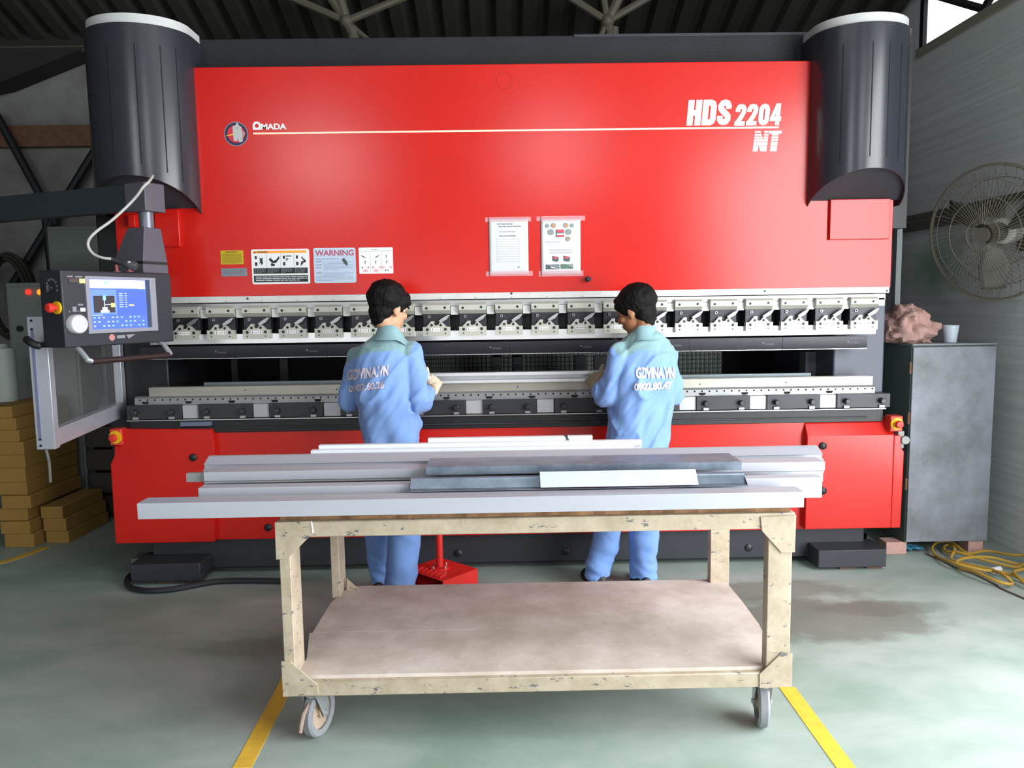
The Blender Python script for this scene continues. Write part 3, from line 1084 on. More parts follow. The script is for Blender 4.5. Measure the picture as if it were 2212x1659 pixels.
# --- throat: back gauge, mesh guard, dark recess
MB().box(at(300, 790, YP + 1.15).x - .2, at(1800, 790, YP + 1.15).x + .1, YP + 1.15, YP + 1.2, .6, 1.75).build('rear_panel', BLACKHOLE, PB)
MG = M('mesh_guard_wire', (40, 44, 42), 0.6)
gX0, gX1 = at(880, 790, YP + .9).x, at(1562, 790, YP + .9).x
gz0, gz1 = at(1086, 830, YP + .9).z, at(1086, 755, YP + .9).z
g = MB()
g.mat(1).box(gX0, gX1, YP + .93, YP + .94, gz0, gz1)
g.mat(0)
x = gX0
while x < gX1:
    g.box(x - .0025, x + .0025, YP + .90, YP + .905, gz0, gz1)
    x += .030
z = gz0
while z < gz1:
    g.box(gX0, gX1, YP + .896, YP + .90, z - .002, z + .002)
    z += .030
g.build('mesh_guard', [MG, M('guard_back_sheet', (168, 178, 168), 0.8)], PB, smooth=0)
BG = M('gauge_black', (22, 26, 30), 0.4)
for a, b in ((1063, 1084), (1107, 1128)):
    X0, X1, Z0, Z1 = rect(a, 774, b, 812, YP + .5)
    gb = MB().box(X0, X1, YP + .5, YP + .7, Z0, Z1 + .01).build('back_gauge_finger', BG, PB, bevel=.004)
    for k in (.3, .75):
        MB().box(X0 + .012, X1 - .012, YP + .49, YP + .5, Z0 + k * (Z1 - Z0) - .008, Z0 + k * (Z1 - Z0) + .008).build('gauge_slot', M('gauge_grey', (66, 72, 78), 0.4), gb, bevel=.002)
for a, b in ((1243, 1266), (1284, 1312), (500, 513), (605, 622)):
    X0, X1, Z0, Z1 = rect(a, 768, b, 830, YP + .6)
    MB().box(X0, X1, YP + .6, YP + .66, Z0, Z1).build('gauge_post', BLACK, PB)
X0, X1, Z0, Z1 = rect(1740, 760, 1768, 850, YP + .4)
MB().box(X0, X1, YP + .4, YP + .5, Z0, Z1).build('gauge_post', M('gauge_post_grey', (120, 124, 132), 0.5), PB)

# --- dies on the table: die bar, slotted rail, clamp blocks with knobs, table edge
YD = YP - 0.01
z0, z1 = at(1086, 847, YD).z, at(1086, 825.5, YD).z
DB = MB().prism([(YD, z0), (YD, z1), (YD + .022, z1), (YD + .03, z1 - .02), (YD + .038, z1), (YD + .06, z1), (YD + .06, z0)], at(322, 850, YD).x, at(1885, 826, YD).x, 'x')
dd = DB.mat(1)
for px, py in ((530, 843), (727, 841), (1118, 836), (1512, 830), (1698, 826)):
    q = at(px, py, YD)
    dd.cyl((q.x, YD + .004, q.z), (q.x, YD - .0008, q.z), .004, seg=8)
DB.build('die', [M('die_steel', (166, 162, 152), 0.38, 0.5, var=0.08, scale=5, stretch=(.6, 3, 6)), BLACKHOLE], PB)
YE = YD - 0.018
z0, z1 = at(1086, 863, YE).z, at(1086, 845, YE).z
RA0, RA1 = at(291, 870, YE).x, at(1890, 842, YE).x
rail = MB().prism([(YE, z0), (YE, z1 - .010), (YE + .012, z1), (YE + .10, z1), (YE + .10, z0)], RA0, RA1, 'x')
hl = rail.mat(1)
x = RA0 + .03
while x < RA1:
    hl.cyl((x, YE + .01, z1 - .019), (x, YE - .001, z1 - .019), .0052, seg=10)
    x += .0425
sl = rail
x = RA0 + .06
i = 0
while x < RA1 - .03:
    zt = z1 - .028
    sl.prism([(x - .020, zt), (x + .020, zt), (x + .018, zt - .008), (x + .012, zt - .014), (x - .012, zt - .014), (x - .018, zt - .008)], YE - .0012, YE + .004)
    x += .243
rail.build('die_rail', [M('rail_steel', (150, 150, 152), 0.38, 0.5, var=0.06, scale=9), BLACKHOLE], PB)

YB2 = YD - 0.045
bx = [273, 427, 580, 735, 889, 1043, 1198, 1352, 1505, 1657, 1808]
r0 = at(1043, 878, YB2)
bw = at(1159, 878, YB2).x - r0.x
zb0, zb1 = at(1100, 893, YB2).z, at(1100, 863, YB2).z
B0 = MB().box(r0.x, r0.x + bw, YB2, YD + .05, zb0, zb1).build('die_clamp', CLAMPDARK, PB, bevel=.0015)
for px in (1062.5, 1139.5):
    q = at(px, 883, YB2)
    MB().cyl((q.x, YB2, zb1 - .040), (q.x, YB2 - .032, zb1 - .040), .0165, .0155, 18).build('clamp_knob', M('knob_black', (40, 40, 44), 0.35), B0, bevel=.003)
    MB().box(q.x - .015, q.x + .015, YB2 - .012, YB2 + .001, zb0 + .001, zb0 + .013).build('knob_seat', STEEL, B0)
for px in bx:
    if px != 1043:
        copy_part(B0, (at(px, 878, YB2).x - r0.x, 0, 0))
# pale blocks between the clamps
g0, g1 = r0.x + bw + .003, at(1198, 878, YB2).x - .003
G0 = MB().box(g0, g1, YB2 + .012, YD + .05, zb0, zb1 - .004).build('gap_block', M('gap_block_steel', (176, 176, 180), 0.4, 0.35, var=0.06, scale=9), PB, bevel=.0015)
for px in bx:
    if px != 1043 and px != 1808:
        copy_part(G0, (at(px, 878, YB2).x - r0.x, 0, 0))
xa, xb = at(275, 900, YB2).x, at(1912, 880, YB2).x
zt0, zt1 = at(1086, 921, YB2).z, at(1086, 894.5, YB2).z
MB().box(xa, xb, YB2 - .012, YD + .05, zt1 - .006, zt1).build('table_edge', BRIGHT, PB, bevel=.001)
MB().box(xa + .005, xb - .005, YB2 + .01, YP + .12, zt0 - .01, zt1 - .006).build('table', BLACK, PB, bevel=.003)
MB().box(xa + .02, xb - .1, YB2 - .004, YB2 + .012, zt0 + .014, zt0 + .022).build('table_lip', DKGREY, PB, bevel=.002)
X0, X1, Z0, Z1 = rect(392, 912, 457, 921, YB2 - .01)
MB().box(X0, X1, YB2 - .03, YB2 + .01, Z0 + .004, Z1 + .004).build('guide_rail', M('blue_grey_rail', (96, 102, 128), 0.4), PB, bevel=.002)

# --- lower covers
zb_, zt_ = at(1100, 1158, YL).z, at(1100, 917, YL).z
mid = MB().box(at(455, 1000, YL).x, at(1745, 1000, YL).x, YL + .03, YL + .10, zb_, zt_)
midc = mid.build('lower_cover', RED, PB, bevel=.003)
pl_ = [(262, 927), (457, 927), (463, 960), (463, 1171), (249, 1173), (238, 1003), (246, 985), (247, 962), (262, 962)]
YLC = YL - .02
q = [at(a, b, YLC) for a, b in pl_]
zbl = q[3].z
lc = MB().prism([(v.x, v.z if i not in (3, 4) else zbl) for i, v in enumerate(q)], YLC, YL + .10).build('lower_cover', RED, PB, bevel=.006, smooth=0)
# right-hand cover with its sloping shoulder
zs0, zs1, zsb = at(1840, 941, YLC).z, at(1840, 904, YLC + .06).z, at(1840, 1142, YLC).z
xr0, xr1 = at(1742, 1030, YLC).x, at(1948, 1060, YLC).x
rc = MB()
rc.prism([(YL + .10, zsb), (YLC, zsb), (YLC, zs0), (YLC + .06, zs1), (YL + .10, zs1)], xr0, xr1 - .055, 'x')
q2 = [(xr1 - .055, zsb), (xr1, zsb), (xr1 + .006, zs0 - .10), (xr1 - .014, zs0 - .07), (xr1 - .016, zs0 - .004), (xr1 - .055, zs0 - .004)]
rc.prism(q2, YLC, YL + .10)
rcv = rc.build('lower_cover', RED, PB, bevel=.004, smooth=0)
for par, pts in ((lc, ((418, 988), )), (midc, ((580, 1139), )), (rcv, ((1777, 963), (1777, 1060)))):
    yk = YLC if par is not midc else YL + .03
    for px, py in pts:
        v = at(px, py, yk)
        MB().lathe([(.021, 0), (.021, -.008), (.015, -.014), (.004, -.016)], (v.x, yk, v.z), 20, 'y').build('cover_knob', BLACK, par)


def estop(a, par):
    X0, X1, Z0, Z1 = rect(*a, YLC - .02)
    cx2, cz2 = (X0 + X1) / 2, (Z0 + Z1) / 2
    box = MB().box(X0, X1, YLC - .02, YLC + .05, Z0, Z1).build('stop_box', M('stop_box_red', (206, 60, 44), 0.45), PB, bevel=.003)
    MB().cyl((cx2, YLC - .02, cz2), (cx2, YLC - .026, cz2), .036, seg=28).build('stop_ring', YELLOWP, box, bevel=.001)
    MB().lathe([(.012, 0), (.012, -.016), (.022, -.020), (.022, -.030), (.018, -.036), (.003, -.038)], (cx2, YLC - .026, cz2), 24, 'y').build('stop_button', REDBTN, box)


estop((237, 927, 262, 962), PB)
estop((1924, 899, 1950, 932), PB)
# latch by the end of the right-hand cover
v = at(1953, 950, YL + .05)
MB().cyl((v.x, YL + .05, v.z), (v.x, YL + .03, v.z), .024, seg=18).box(v.x - .035, v.x, YL + .05, YL + .10, v.z - .05, v.z + .05).build('door_latch', M('latch_grey', (150, 152, 148), 0.4), PB, bevel=.002)

# --- base and feet
YBASE = YP + .02
xa, xb = at(331, 1200, YBASE).x, at(1866, 1180, YBASE).x
base = MB().box(xa, xb, YBASE, YBASE + .7, .035, zb_ + .02).build('base', DKGREY, PB, bevel=.006)
for px, py in ((990, 1195), (1222, 1191), (1617, 1183)):
    v = at(px, py, YBASE)
    MB().lathe([(.022, 0), (.022, -.006), (.014, -.012), (.003, -.013)], (v.x, YBASE, v.z), 16, 'y').build('base_plug', M('plug_black', (34, 34, 38), 0.4), base)


def foot(a, b, pyt, pyb):
    g0_, g1_ = onz(a, pyb + 8, 0), onz(b, pyb + 6, 0)
    y = (g0_.y + g1_.y) / 2
    X0, X1 = at(a, (pyt + pyb) / 2, y).x, at(b, (pyt + pyb) / 2, y).x
    Z1 = at((a + b) / 2, pyt, y).z
    Z0 = at((a + b) / 2, pyb, y).z
    f = MB().box(X0, X1, y, YBASE + .05, Z0, Z1).build('foot', DKGREY, PB, bevel=.005)
    for u in (.35, .75):
        MB().box(X0 + u * (X1 - X0), X0 + u * (X1 - X0) + .09, y + .03, y + .12, 0, Z0).build('foot_pad', M('foot_pad', (104, 74, 66), 0.8, var=.1), f)
    return f


foot(281, 433, 1218, 1257)
foot(1768, 1915, 1188, 1226)
# slanted stiffener behind the right-hand foot
v0, v1 = at(1866, 1150, YBASE + .25), at(1878, 1188, YBASE + .25)
MB().prism([(v0.x - .02, 0.0), (v1.x, 0.0), (v1.x, .06), (v0.x, v0.z)], YBASE + .2, YBASE + .5).build('foot_stiffener', BLACK, PB)
# ledge on the left-hand foot
v0, v1 = at(284, 1206, YBASE), at(335, 1200, YBASE)
MB().box(v0.x, v1.x + .02, YBASE - .01, YBASE + .1, v0.z - .03, v0.z).build('foot_ledge', M('ledge_grey', (104, 106, 104), 0.5), PB, bevel=.003)

# ================================================================== PAPERS TAPED TO THE RAM
def taped_paper(a, label, draw, tapes):
    X0, X1, Z0, Z1 = rect(*a, YP)
    t = thing('notice_paper', ((X0 + X1) / 2, YP - .004, Z0), label, 'paper notice', 'papers taped to the red ram')
    w, h = X1 - X0, Z1 - Z0
    sh_ = MB()
    n, k = 14, 10
    vs, fs = [], []
    for j in range(k + 1):
        for i in range(n + 1):
            u, v = i / n, j / k
            d = .003 + .004 * noise.noise(Vector((u * 2.2 + a[0], v * 1.3, .5))) * math.sin(math.pi * v)
            vs.append((X0 + u * w, YP - .003 - abs(d), Z0 + v * h))
    for j in range(k):
        for i in range(n):
            fs.append((j * (n + 1) + i, j * (n + 1) + i + 1, (j + 1) * (n + 1) + i + 1, (j + 1) * (n + 1) + i))
    sh_.add(vs, fs)
    s_ = sh_.build('sheet', PAPER, t, recalc=False)
    md = s_.modifiers.new('thick', 'SOLIDIFY')
    md.thickness = .0006
    md.offset = -1
    pr = MB()
    y = YP - .0088

    def R(u0, v0, u1, v1, k2, lift=0):
        pr.mat(k2).flat(X0 + u0 * w, X0 + u1 * w, Z1 - v1 * h, Z1 - v0 * h, y - lift * .0004)

    def Pl(pts, k2, lift=1):
        pr.mat(k2).add([(X0 + u * w, y - lift * .0004, Z1 - v * h) for u, v in pts], [tuple(range(len(pts)))])

    def O(u, v, r, k2, lift=0):
        Pl([(u + r * math.cos(2 * math.pi * i / 18), v + r * w / h * math.sin(2 * math.pi * i / 18)) for i in range(18)], k2, lift)
    draw(R, Pl, O)
    pr.build('print', [LIGHTINK, GREYINK, M('photo_grey', (130, 142, 142), 0.6), M('photo_orange', (226, 130, 60), 0.6), M('photo_red', (204, 70, 88), 0.6), M('photo_slate', (72, 86, 90), 0.6), M('photo_green', (86, 116, 96), 0.6), PAPER], t, recalc=False, smooth=0)
    for b in tapes:
        A0, A1, B0_, B1_ = rect(*b, YP)
        m = MB()
        yb, yt = YP - .0095, YP - .0015
        pts = [(A0, yt), (X0 - .004, yt), (X0 + .002, yb), (X1 - .002, yb), (X1 + .004, yt), (A1, yt)]
        m.add([(p_[0], p_[1], B0_) for p_ in pts] + [(p_[0], p_[1], B1_) for p_ in pts], [(i, i + 1, i + 7, i + 6) for i in range(5)])
        m.build('tape_strip', TAPE, t, recalc=False, smooth=0)


def d_left(R, Pl, O):
    rnd = random.Random(4)
    for v, u0, u1, k in ((.09, .22, .62, 1), (.135, .25, .82, 1), (.23, .27, .70, 0), (.305, .27, .68, 1)):
        u = u0
        while u < u1:
            l = rnd.uniform(.03, .09)
            R(u, v - .011, min(u + l, u1), v + .008, k)
            u += l + .025
    for v in range(10):
        R(.2, .36 + v * .045, .78, .363 + v * .045, 0)
    R(.775, .36, .778, .80, 0)
    R(.2, .36, .203, .80, 0)
    R(.73, .86, .77, .885, 1)


def d_right(R, Pl, O):
    for u, v, r, k in ((.16, .12, .05, 2), (.32, .115, .062, 2), (.63, .115, .062, 2), (.79, .12, .05, 2), (.25, .235, .075, 2), (.70, .235, .075, 2), (.685, .36, .06, 2)):
        O(u, v, r, k)
    for u, v in ((.32, .12), (.64, .12)):
        O(u, v, .036, 3, 1)
    O(.69, .36, .025, 3, 1)
    R(.385, .19, .585, .325, 5)
    R(.41, .19, .58, .245, 4, 1)
    R(.40, .26, .575, .29, 7, 1)
    R(.40, .295, .58, .32, 4, 1)
    for v in (.40, .42, .55, .565, .60, .615):
        R(.12 if v < .5 else .2, v, .5 if v < .5 else .8, v + .006, 0)
    for u in (.285, .575):
        Pl([(u, .665), (u + .155, .69), (u + .155, .755), (u + .13, .775), (u + .02, .765), (u, .745)], 5)
        Pl([(u + .02, .675), (u + .12, .69), (u + .12, .725), (u + .02, .715)], 4, 2)
    R(.115, .825, .46, .91, 5)
    Pl([(.2, .83), (.46, .845), (.46, .88), (.15, .84)], 2, 2)
    Pl([(.24, .86), (.44, .895), (.44, .905), (.24, .885)], 7, 3)
    R(.50, .82, .81, .905, 6)
    Pl([(.60, .82), (.81, .82), (.81, .885)], 2, 2)


taped_paper((1057, 473.5, 1141, 592.5), 'plain typed white sheet, faintly creased, taped to the red ram', d_left, ((1048, 469, 1147, 479), (1050, 586, 1151, 596.5)))
taped_paper((1169, 473.5, 1253.5, 592), 'white sheet with small round colour pictures taped to the red ram', d_right, ((1159, 467, 1264, 477), (1164, 585, 1260, 597)))

# ================================================================== CONTROL PENDANT (local axes: x along its face, y to its back)
ANG = math.atan2(.91, .41)
P0 = at(142, 752, 3.55)
CP = thing('control_pendant', (P0.x, P0.y, P0.z), 'dark control box with glowing blue touch screen on a swing arm', 'control panel', rz=ANG)
RZ = Matrix.Rotation(ANG, 3, 'Z')


def lx(px, py, y):
    """local (x, z) of pixel px, py on the pendant's local plane y."""
    d = RZ.transposed() @ ray(px, py)
    o = RZ.transposed() @ (CAM - P0)
    t = (y - o.y) / d.y
    q = o + d * t
    return q.x, q.z


def lyz(px, py, x):
    d = RZ.transposed() @ ray(px, py)
    o = RZ.transposed() @ (CAM - P0)
    q = o + d * ((x - o.x) / d.x)
    return q.y, q.z


PENDANT = M('pendant_graphite', (40, 42, 50), 0.45, var=0.06, scale=8, bump=0.04, bscale=300)
BW, BH, BD = .62, .352, .145
MB().box(0, BW, 0, BD, 0, BH).build('control_box', PENDANT, CP, bevel=.006, local=True)
# screen bezel and screen
bz = [lx(183, 596, 0), lx(335, 601, 0), lx(336, 713, 0), lx(187, 722, 0)]
u0, u1 = (bz[0][0] + bz[3][0]) / 2, (bz[1][0] + bz[2][0]) / 2
v0, v1 = (bz[2][1] + bz[3][1]) / 2, (bz[0][1] + bz[1][1]) / 2
BZ = M('bezel_silver', (146, 148, 160), 0.4, 0.2)
s0, s1 = lx(193.5, 660, 0)[0], lx(316, 660, 0)[0]
tz0, tz1 = v0 + .018, v1 - .012
bm_ = MB()
bm_.box(u0, s0, -.010, .0, v0, v1).box(s1 + .020, u1, -.010, 0, v0, v1).box(s0, s1 + .020, -.010, 0, v0, tz0).box(s0, s1 + .020, -.010, 0, tz1, v1)
bm_.build('screen_bezel', BZ, CP, local=True)
E = lambda n, c, e: M(n, c, 0.4, emit=e)
scr = MB()
w, h = s1 - s0, tz1 - tz0


def SR(a, b, c, d, k, lift=1):
    scr.mat(k).flat(s0 + a * w, s0 + c * w, tz1 - d * h, tz1 - b * h, -.002 - lift * .0004)


SR(0, 0, 1, 1, 0, 0)
SR(1.0, -.01, 1.13, 1.01, 8, 0)
SR(.01, .01, .99, .18, 1)
SR(.86, .13, .99, .19, 6)
SR(.02, .13, .43, .17, 2)
SR(.27, .045, .31, .10, 7, 2)
SR(.02, .21, .98, .70, 3)
SR(.46, .21, .98, .72, 9, 2)
SR(.06, .33, .42, .67, 4, 3)
SR(.22, .33, .27, .42, 7, 4)
SR(.235, .42, .25, .56, 2, 4)
SR(.25, .50, .40, .515, 2, 4)
SR(.35, .48, .42, .56, 5, 5)
SR(.20, .56, .29, .62, 2, 4)
SR(.17, .62, .32, .67, 2, 4)
for i in range(7):
    SR(.50, .28 + i * .045, .57, .295 + i * .045, 2, 4)
    SR(.60, .28 + i * .045, .64, .295 + i * .045, 2, 4)
SR(.67, .51, .76, .54, 5, 4)
for r_ in range(3):
    for i in range(12):
        if (i + r_ * 5) % 4 != 3:
            SR(.04 + i * .078, .755 + r_ * .085, .075 + i * .078, .78 + r_ * .085, 2 if (i + r_) % 3 else 7, 4)
SR(.02, .71, .2, .725, 2, 4)
scr.build('screen', [E('screen_blue', (70, 96, 214), 0.9), E('screen_white', (232, 240, 252), 0.95), E('screen_pale', (170, 186, 232), .8), E('screen_mid', (92, 122, 226), 0.9), M('screen_dark', (56, 52, 56), .4), E('screen_amber', (244, 204, 110), 0.9), E('screen_green', (190, 232, 150), .9), E('screen_cyan', (120, 200, 240), .9), M('screen_edge', (60, 74, 100), .3), E('screen_royal', (64, 90, 226), 0.9)], CP, local=True, recalc=False, smooth=0)
# dial, lamps, small keys on the face
dx, dz = lx(168, 700, -.02)
dl = MB()
dl.lathe([(.044, 0), (.044, -.030), (.040, -.036), (.036, -.037), (.034, -.0345), (.003, -.0345)], (dx, 0, dz), 36, 'y')
dl.build('dial', M('dial_silver', (206, 206, 210), 0.35, 0.15), CP, local=True)
a, b = lx(177.5, 607, 0), lx(177.5, 669, 0)
MB().box(a[0] - .016, a[0] + .016, -.007, 0, a[1] - .010, a[1] + .010).build('indicator_lamp', E('lamp_amber_glow', (255, 206, 120), 1.3), CP, local=True, bevel=.002)
MB().box(b[0] - .013, b[0] + .013, -.007, 0, b[1] - .009, b[1] + .009).build('key', M('key_white', (220, 214, 220), .4), CP, local=True, bevel=.002)
for px in (153, 162):
    q = lx(px, 606, 0)
    MB().box(q[0] - .012, q[0] + .012, -.005, 0, q[1] - .011, q[1] + .011).build('key', M('key_brown', (74, 62, 58), .5), CP, local=True, bevel=.002)
mk = MB()
for px, py, hw, hh in ((151, 597, .014, .003), (170, 598, .018, .003), (174, 658, .014, .004), (161, 668, .010, .012), (150, 673, .003, .003), (169, 672, .003, .003)):
    q = lx(px, py, 0)
    mk.flat(q[0] - hw, q[0] + hw, q[1] - hh, q[1] + hh, -.0006)
mk.build('panel_print', GREYINK, CP, local=True, recalc=False, smooth=0)
q = lx(241, 729, 0)
bg_ = MB()
bg_.mat(0).cyl((q[0], 0, q[1]), (q[0], -.004, q[1]), .016, seg=20)
bg_.mat(1).box(q[0] + .028, q[0] + .075, -.003, 0, q[1] - .006, q[1] + .009)
bg_.add([(q[0] + .080, -.003, q[1] + .010), (q[0] + .135, -.003, q[1] + .010), (q[0] + .095, -.003, q[1] - .010)], [(0, 1, 2)])
bg_.build('badge', [M('badge_rose', (190, 130, 130), .4), M('badge_chrome', (170, 172, 180), .3, .6)], CP, local=True, smooth=0)
# left end: selector, printed dial scale and emergency stop
sy, sz = lyz(112, 622, 0)
sk = MB()
sk.cyl((0, sy, sz), (-.016, sy, sz), .014, seg=16)
sk.box(-.030, -.004, sy - .004, sy + .004, sz - .016, sz + .016)
sk.build('selector_switch', BLACK, CP, local=True, bevel=.002)
sp_ = MB()
for i in range(9):
    t = math.radians(200 - i * 27)
    y_, z_ = sy - .036 * math.cos(t), sz + .040 * math.sin(t)
    sp_.add([(-.0008, y_ - .007, z_ - .005), (-.0008, y_ + .007, z_ - .005), (-.0008, y_ + .007, z_ + .005), (-.0008, y_ - .007, z_ + .005)], [(0, 1, 2, 3)])
sp_.build('scale_print', M('scale_grey', (104, 106, 108), .5), CP, local=True, smooth=0)
ey, ez = lyz(120, 665, -.01)
MB().cyl((0, ey, ez), (-.008, ey, ez), .029, seg=28).build('stop_ring', YELLOWP, CP, local=True, bevel=.001)
MB().lathe([(.011, 0), (.011, -.018), (.022, -.022), (.022, -.036), (.017, -.043), (.003, -.045)], (-.008, ey, ez), 24, 'x').build('stop_button', REDBTN, CP, local=True)
# grab handle below
h0, h1 = lx(170, 748, .0), lx(352, 741, .0)
MB().tube([(h0[0] + .005, .03, .0), (h0[0], -.005, -.012), (h0[0] + .004, -.05, -.06), (h0[0] + .03, -.055, -.066)], [.010, .012, .013, .013], 12).build('handle_bracket', SILVER, CP, local=True)
MB().tube([(h1[0] - .005, .03, .0), (h1[0], -.005, -.012), (h1[0] - .004, -.05, -.06), (h1[0] - .03, -.055, -.066)], [.010, .012, .013, .013], 12).build('handle_bracket', SILVER, CP, local=True)
MB().tube([(h0[0] + .02, -.055, -.066), (h1[0] - .02, -.055, -.066)], .0145, 16).build('handle_grip', M('grip_brown', (40, 28, 26), .5), CP, local=True)
# neck: tapered housing, short pillar, knuckle and the long arm
n0 = lx(310, 585, .03)[0]
n1 = lx(364, 590, .03)[0]
zt1, zt2 = lx(312, 568, .03)[1], lx(316, 490, .03)[1]
NK = M('neck_grey', (84, 82, 92), .5, var=.05, scale=8)
MB().box(n0, n1, .03, BD + .09, BH, zt1 - .004).build('neck_base', NK, CP, local=True, bevel=.003)
MB().box(n0 + .004, n1 - .004, .034, BD + .085, zt1 - .004, zt1 + .008).build('neck_seam', BLACK, CP, local=True)
t0_, t1_ = lx(316, 490, .03)[0], lx(352, 490, .03)[0]
tp = MB()
zm = zt1 + .008 + (zt2 - zt1) * .55
tp.loft([[Vector((n0, .03, zt1 + .008)), Vector((n1, .03, zt1 + .008)), Vector((n1, BD + .09, zt1 + .008)), Vector((n0, BD + .09, zt1 + .008))],
         [Vector((n0 + .002, .03, zt1 + .02)), Vector((n1 - .004, .03, zt1 + .02)), Vector((n1 - .004, BD + .09, zt1 + .02)), Vector((n0 + .002, BD + .09, zt1 + .02))],
         [Vector((t0_, .045, zt2)), Vector((t1_, .045, zt2)), Vector((t1_, BD + .02, zt2)), Vector((t0_, BD + .02, zt2))]])
tp.build('neck_housing', NK, CP, local=True, bevel=.003, smooth=0)
cxn = (t0_ + t1_) / 2
zp0, zp1 = zt2, lx(330, 455, .08)[1]
MB().cyl((cxn, .085, zp0 - .02), (cxn, .085, zp1 + .02), .036, seg=24).build('pillar', M('pillar_grey', (110, 112, 122), .35, .4), CP, local=True)
a0, a1 = lx(313, 430, .02)[0], lx(356, 425, .02)[0]
za0, za1 = lx(335, 457, .02)[1], lx(335, 396, .02)[1]
MB().box(a0, a1, .02, .16, za0, za1).build('arm_knuckle', NK, CP, local=True, bevel=.004)
ARMM = M('arm_dark', (44, 50, 56), .5, var=.06, scale=6)
arm = MB()
arm.prism([(a0 + .004, .16), (a0 + .055, .16), (a0 + .05, .9), (a0 + .05, 2.6), (a0 - .03, 2.6), (a0 - .015, .9)], za0 + .004, za1 - .004, 'z')
arm.build('swing_arm', ARMM, CP, local=True, bevel=.004, smooth=0)
# column the arm swings from, standing on the floor out of frame
cxx, cyy = a0 + .01, 2.45
MB().cyl((cxx, cyy, -P0.z), (cxx, cyy, za0 + .004), .055, seg=24).build('arm_column', ARMM, CP, local=True)
MB().cyl((cxx, cyy, -P0.z), (cxx, cyy, -P0.z + .02), .16, seg=28).build('column_foot', ARMM, CP, local=True, bevel=.003)

# connector lying on the box, on a pale grey cable that drops from the cover
top_z = P0.z + BH


def pw(x, y, z):
    return P0 + RZ @ Vector((x, y, z))


cc = at(268, 571, (P0 + RZ @ Vector((.29, .07, 0))).y)
cc.z = top_z + .026
CN = thing('cable_connector', (cc.x, cc.y, top_z), 'grey cable plug with a chrome catch lying on top of the control box', 'cable plug')
ca, cb = at(240, 560, cc.y), at(295, 575, cc.y)
bd_ = MB()
d = (cb - ca)
bd_.tube([ca, ca + d * .15, ca + d * .45, ca + d * .55, ca + d * .9, cb], [.010, .012, .016, .022, .022, .017], 14)
bd_.build('plug_body', M('plug_grey', (62, 64, 66), .4), CN, bevel=.001)
q = at(276, 566, cc.y - .03)
MB().ball((q.x, q.y + .008, q.z), (.010, .006, .007), 12, 8).build('plug_catch', BRIGHT, CN)
for px in (252, 280):
    v = at(px, 584, cc.y)
    MB().lathe([(.018, 0), (.018, .004), (.008, .005), (.008, at(px, 572, cc.y).z - top_z)], (v.x, cc.y, top_z + .0006), 14).build('plug_stand', M('stand_red_grey', (120, 60, 56), .5), CN)
cpts = [at(px, py, cc.y - .02 + k) for px, py, k in ((240, 559, .01), (222, 557, 0), (204, 550, 0), (193, 538, 0), (190, 525, 0), (196, 512, 0), (212, 497, .02), (240, 477, .06), (268, 452, .10), (286, 434, .12), (298, 420, .12), (310, 403, .12), (322, 392, .14), (330, 380, .2))]


def smooth_path(p, n=6):
    out = []
    for i in range(len(p) - 1):
        a, b, c2, d2 = p[max(i - 1, 0)], p[i], p[i + 1], p[min(i + 2, len(p) - 1)]
        for k in range(n):
            t = k / n
            out.append(.5 * ((2 * b) + (c2 - a) * t + (2 * a - 5 * b + 4 * c2 - d2) * t * t + (3 * b - a - 3 * c2 + d2) * t ** 3))
    out.append(p[-1])
    return out


MB().tube(smooth_path(cpts), .0068, 10).build('cable', M('cable_pale_grey', (176, 176, 172), .5), CN)

# ================================================================== SIDE GUARD FRAME with clear pane
gf = at(100, 978, 3.70)
gr_ = at(268, 905, 4.535)
GX0, GX1 = gf.x, -2.26
GF = thing('guard_frame', (gf.x, 3.70, 0), 'aluminium-framed clear side guard hinged beside the press brake', 'safety guard')
zlo, zhi = gf.z + .015, at(100, 683, 3.70).z
pw_ = .048
dirv = (Vector((gr_.x, gr_.y, 0)) - Vector((gf.x, gf.y, 0))).normalized()
nrm_ = Vector((dirv.y, -dirv.x, 0))


def bar_along(name, s0_, s1_, z0_, z1_, t0_2=-.022, t1_2=.022, mat=ALU, bev=.003):
    o_ = Vector((gf.x, gf.y, 0))
    m = MB()
    pts = [o_ + dirv * s0_ + nrm_ * t0_2, o_ + dirv * s0_ + nrm_ * t1_2, o_ + dirv * s1_ + nrm_ * t1_2, o_ + dirv * s1_ + nrm_ * t0_2]
    m.prism([(p_.x, p_.y) for p_ in pts], z0_, z1_, 'z')
    m.v = [Vector((p_.x, p_.y, p_.z + .045 * max(0, ((p_ - o_).dot(dirv)) / LEN))) for p_ in m.v]
    return m.build(name, mat, GF, bevel=bev)


LEN = (Vector((gr_.x, gr_.y, 0)) - Vector((gf.x, gf.y, 0))).length
po = bar_along('post', 0, .045, zlo, zhi, -.044, .044)
grv = MB()
o_ = Vector((gf.x, gf.y, 0))
for tt in (-.022, ):
    c0 = o_ + nrm_ * tt - dirv * .001
    grv.box(c0.x - .006, c0.x + .006, c0.y - .002, c0.y + .004, zlo + .05, zhi - .06)
grv.build('post_groove', M('groove_blue_grey', (120, 126, 160), .4, .4), po, smooth=0)
for z_ in (zlo + .02, zlo + .05, zhi - .02, zhi - .06):
    c0 = o_ + nrm_ * -.022
    MB().cyl((c0.x, c0.y - .004, z_), (c0.x, c0.y + .004, z_), .006, seg=10).build('post_screw', BLACK, po)
bar_along('rail', .045, LEN - .045, zlo, zlo + .085)
bar_along('rail', .045, LEN - .045, zhi - .045, zhi)
bar_along('post', LEN - .045, LEN, zlo, zhi)
bar_along('clear_pane', .04, LEN - .04, zlo + .08, zhi - .04, -.003, .003, M('clear_pane', (200, 205, 205), .15, alpha=.06), 0)
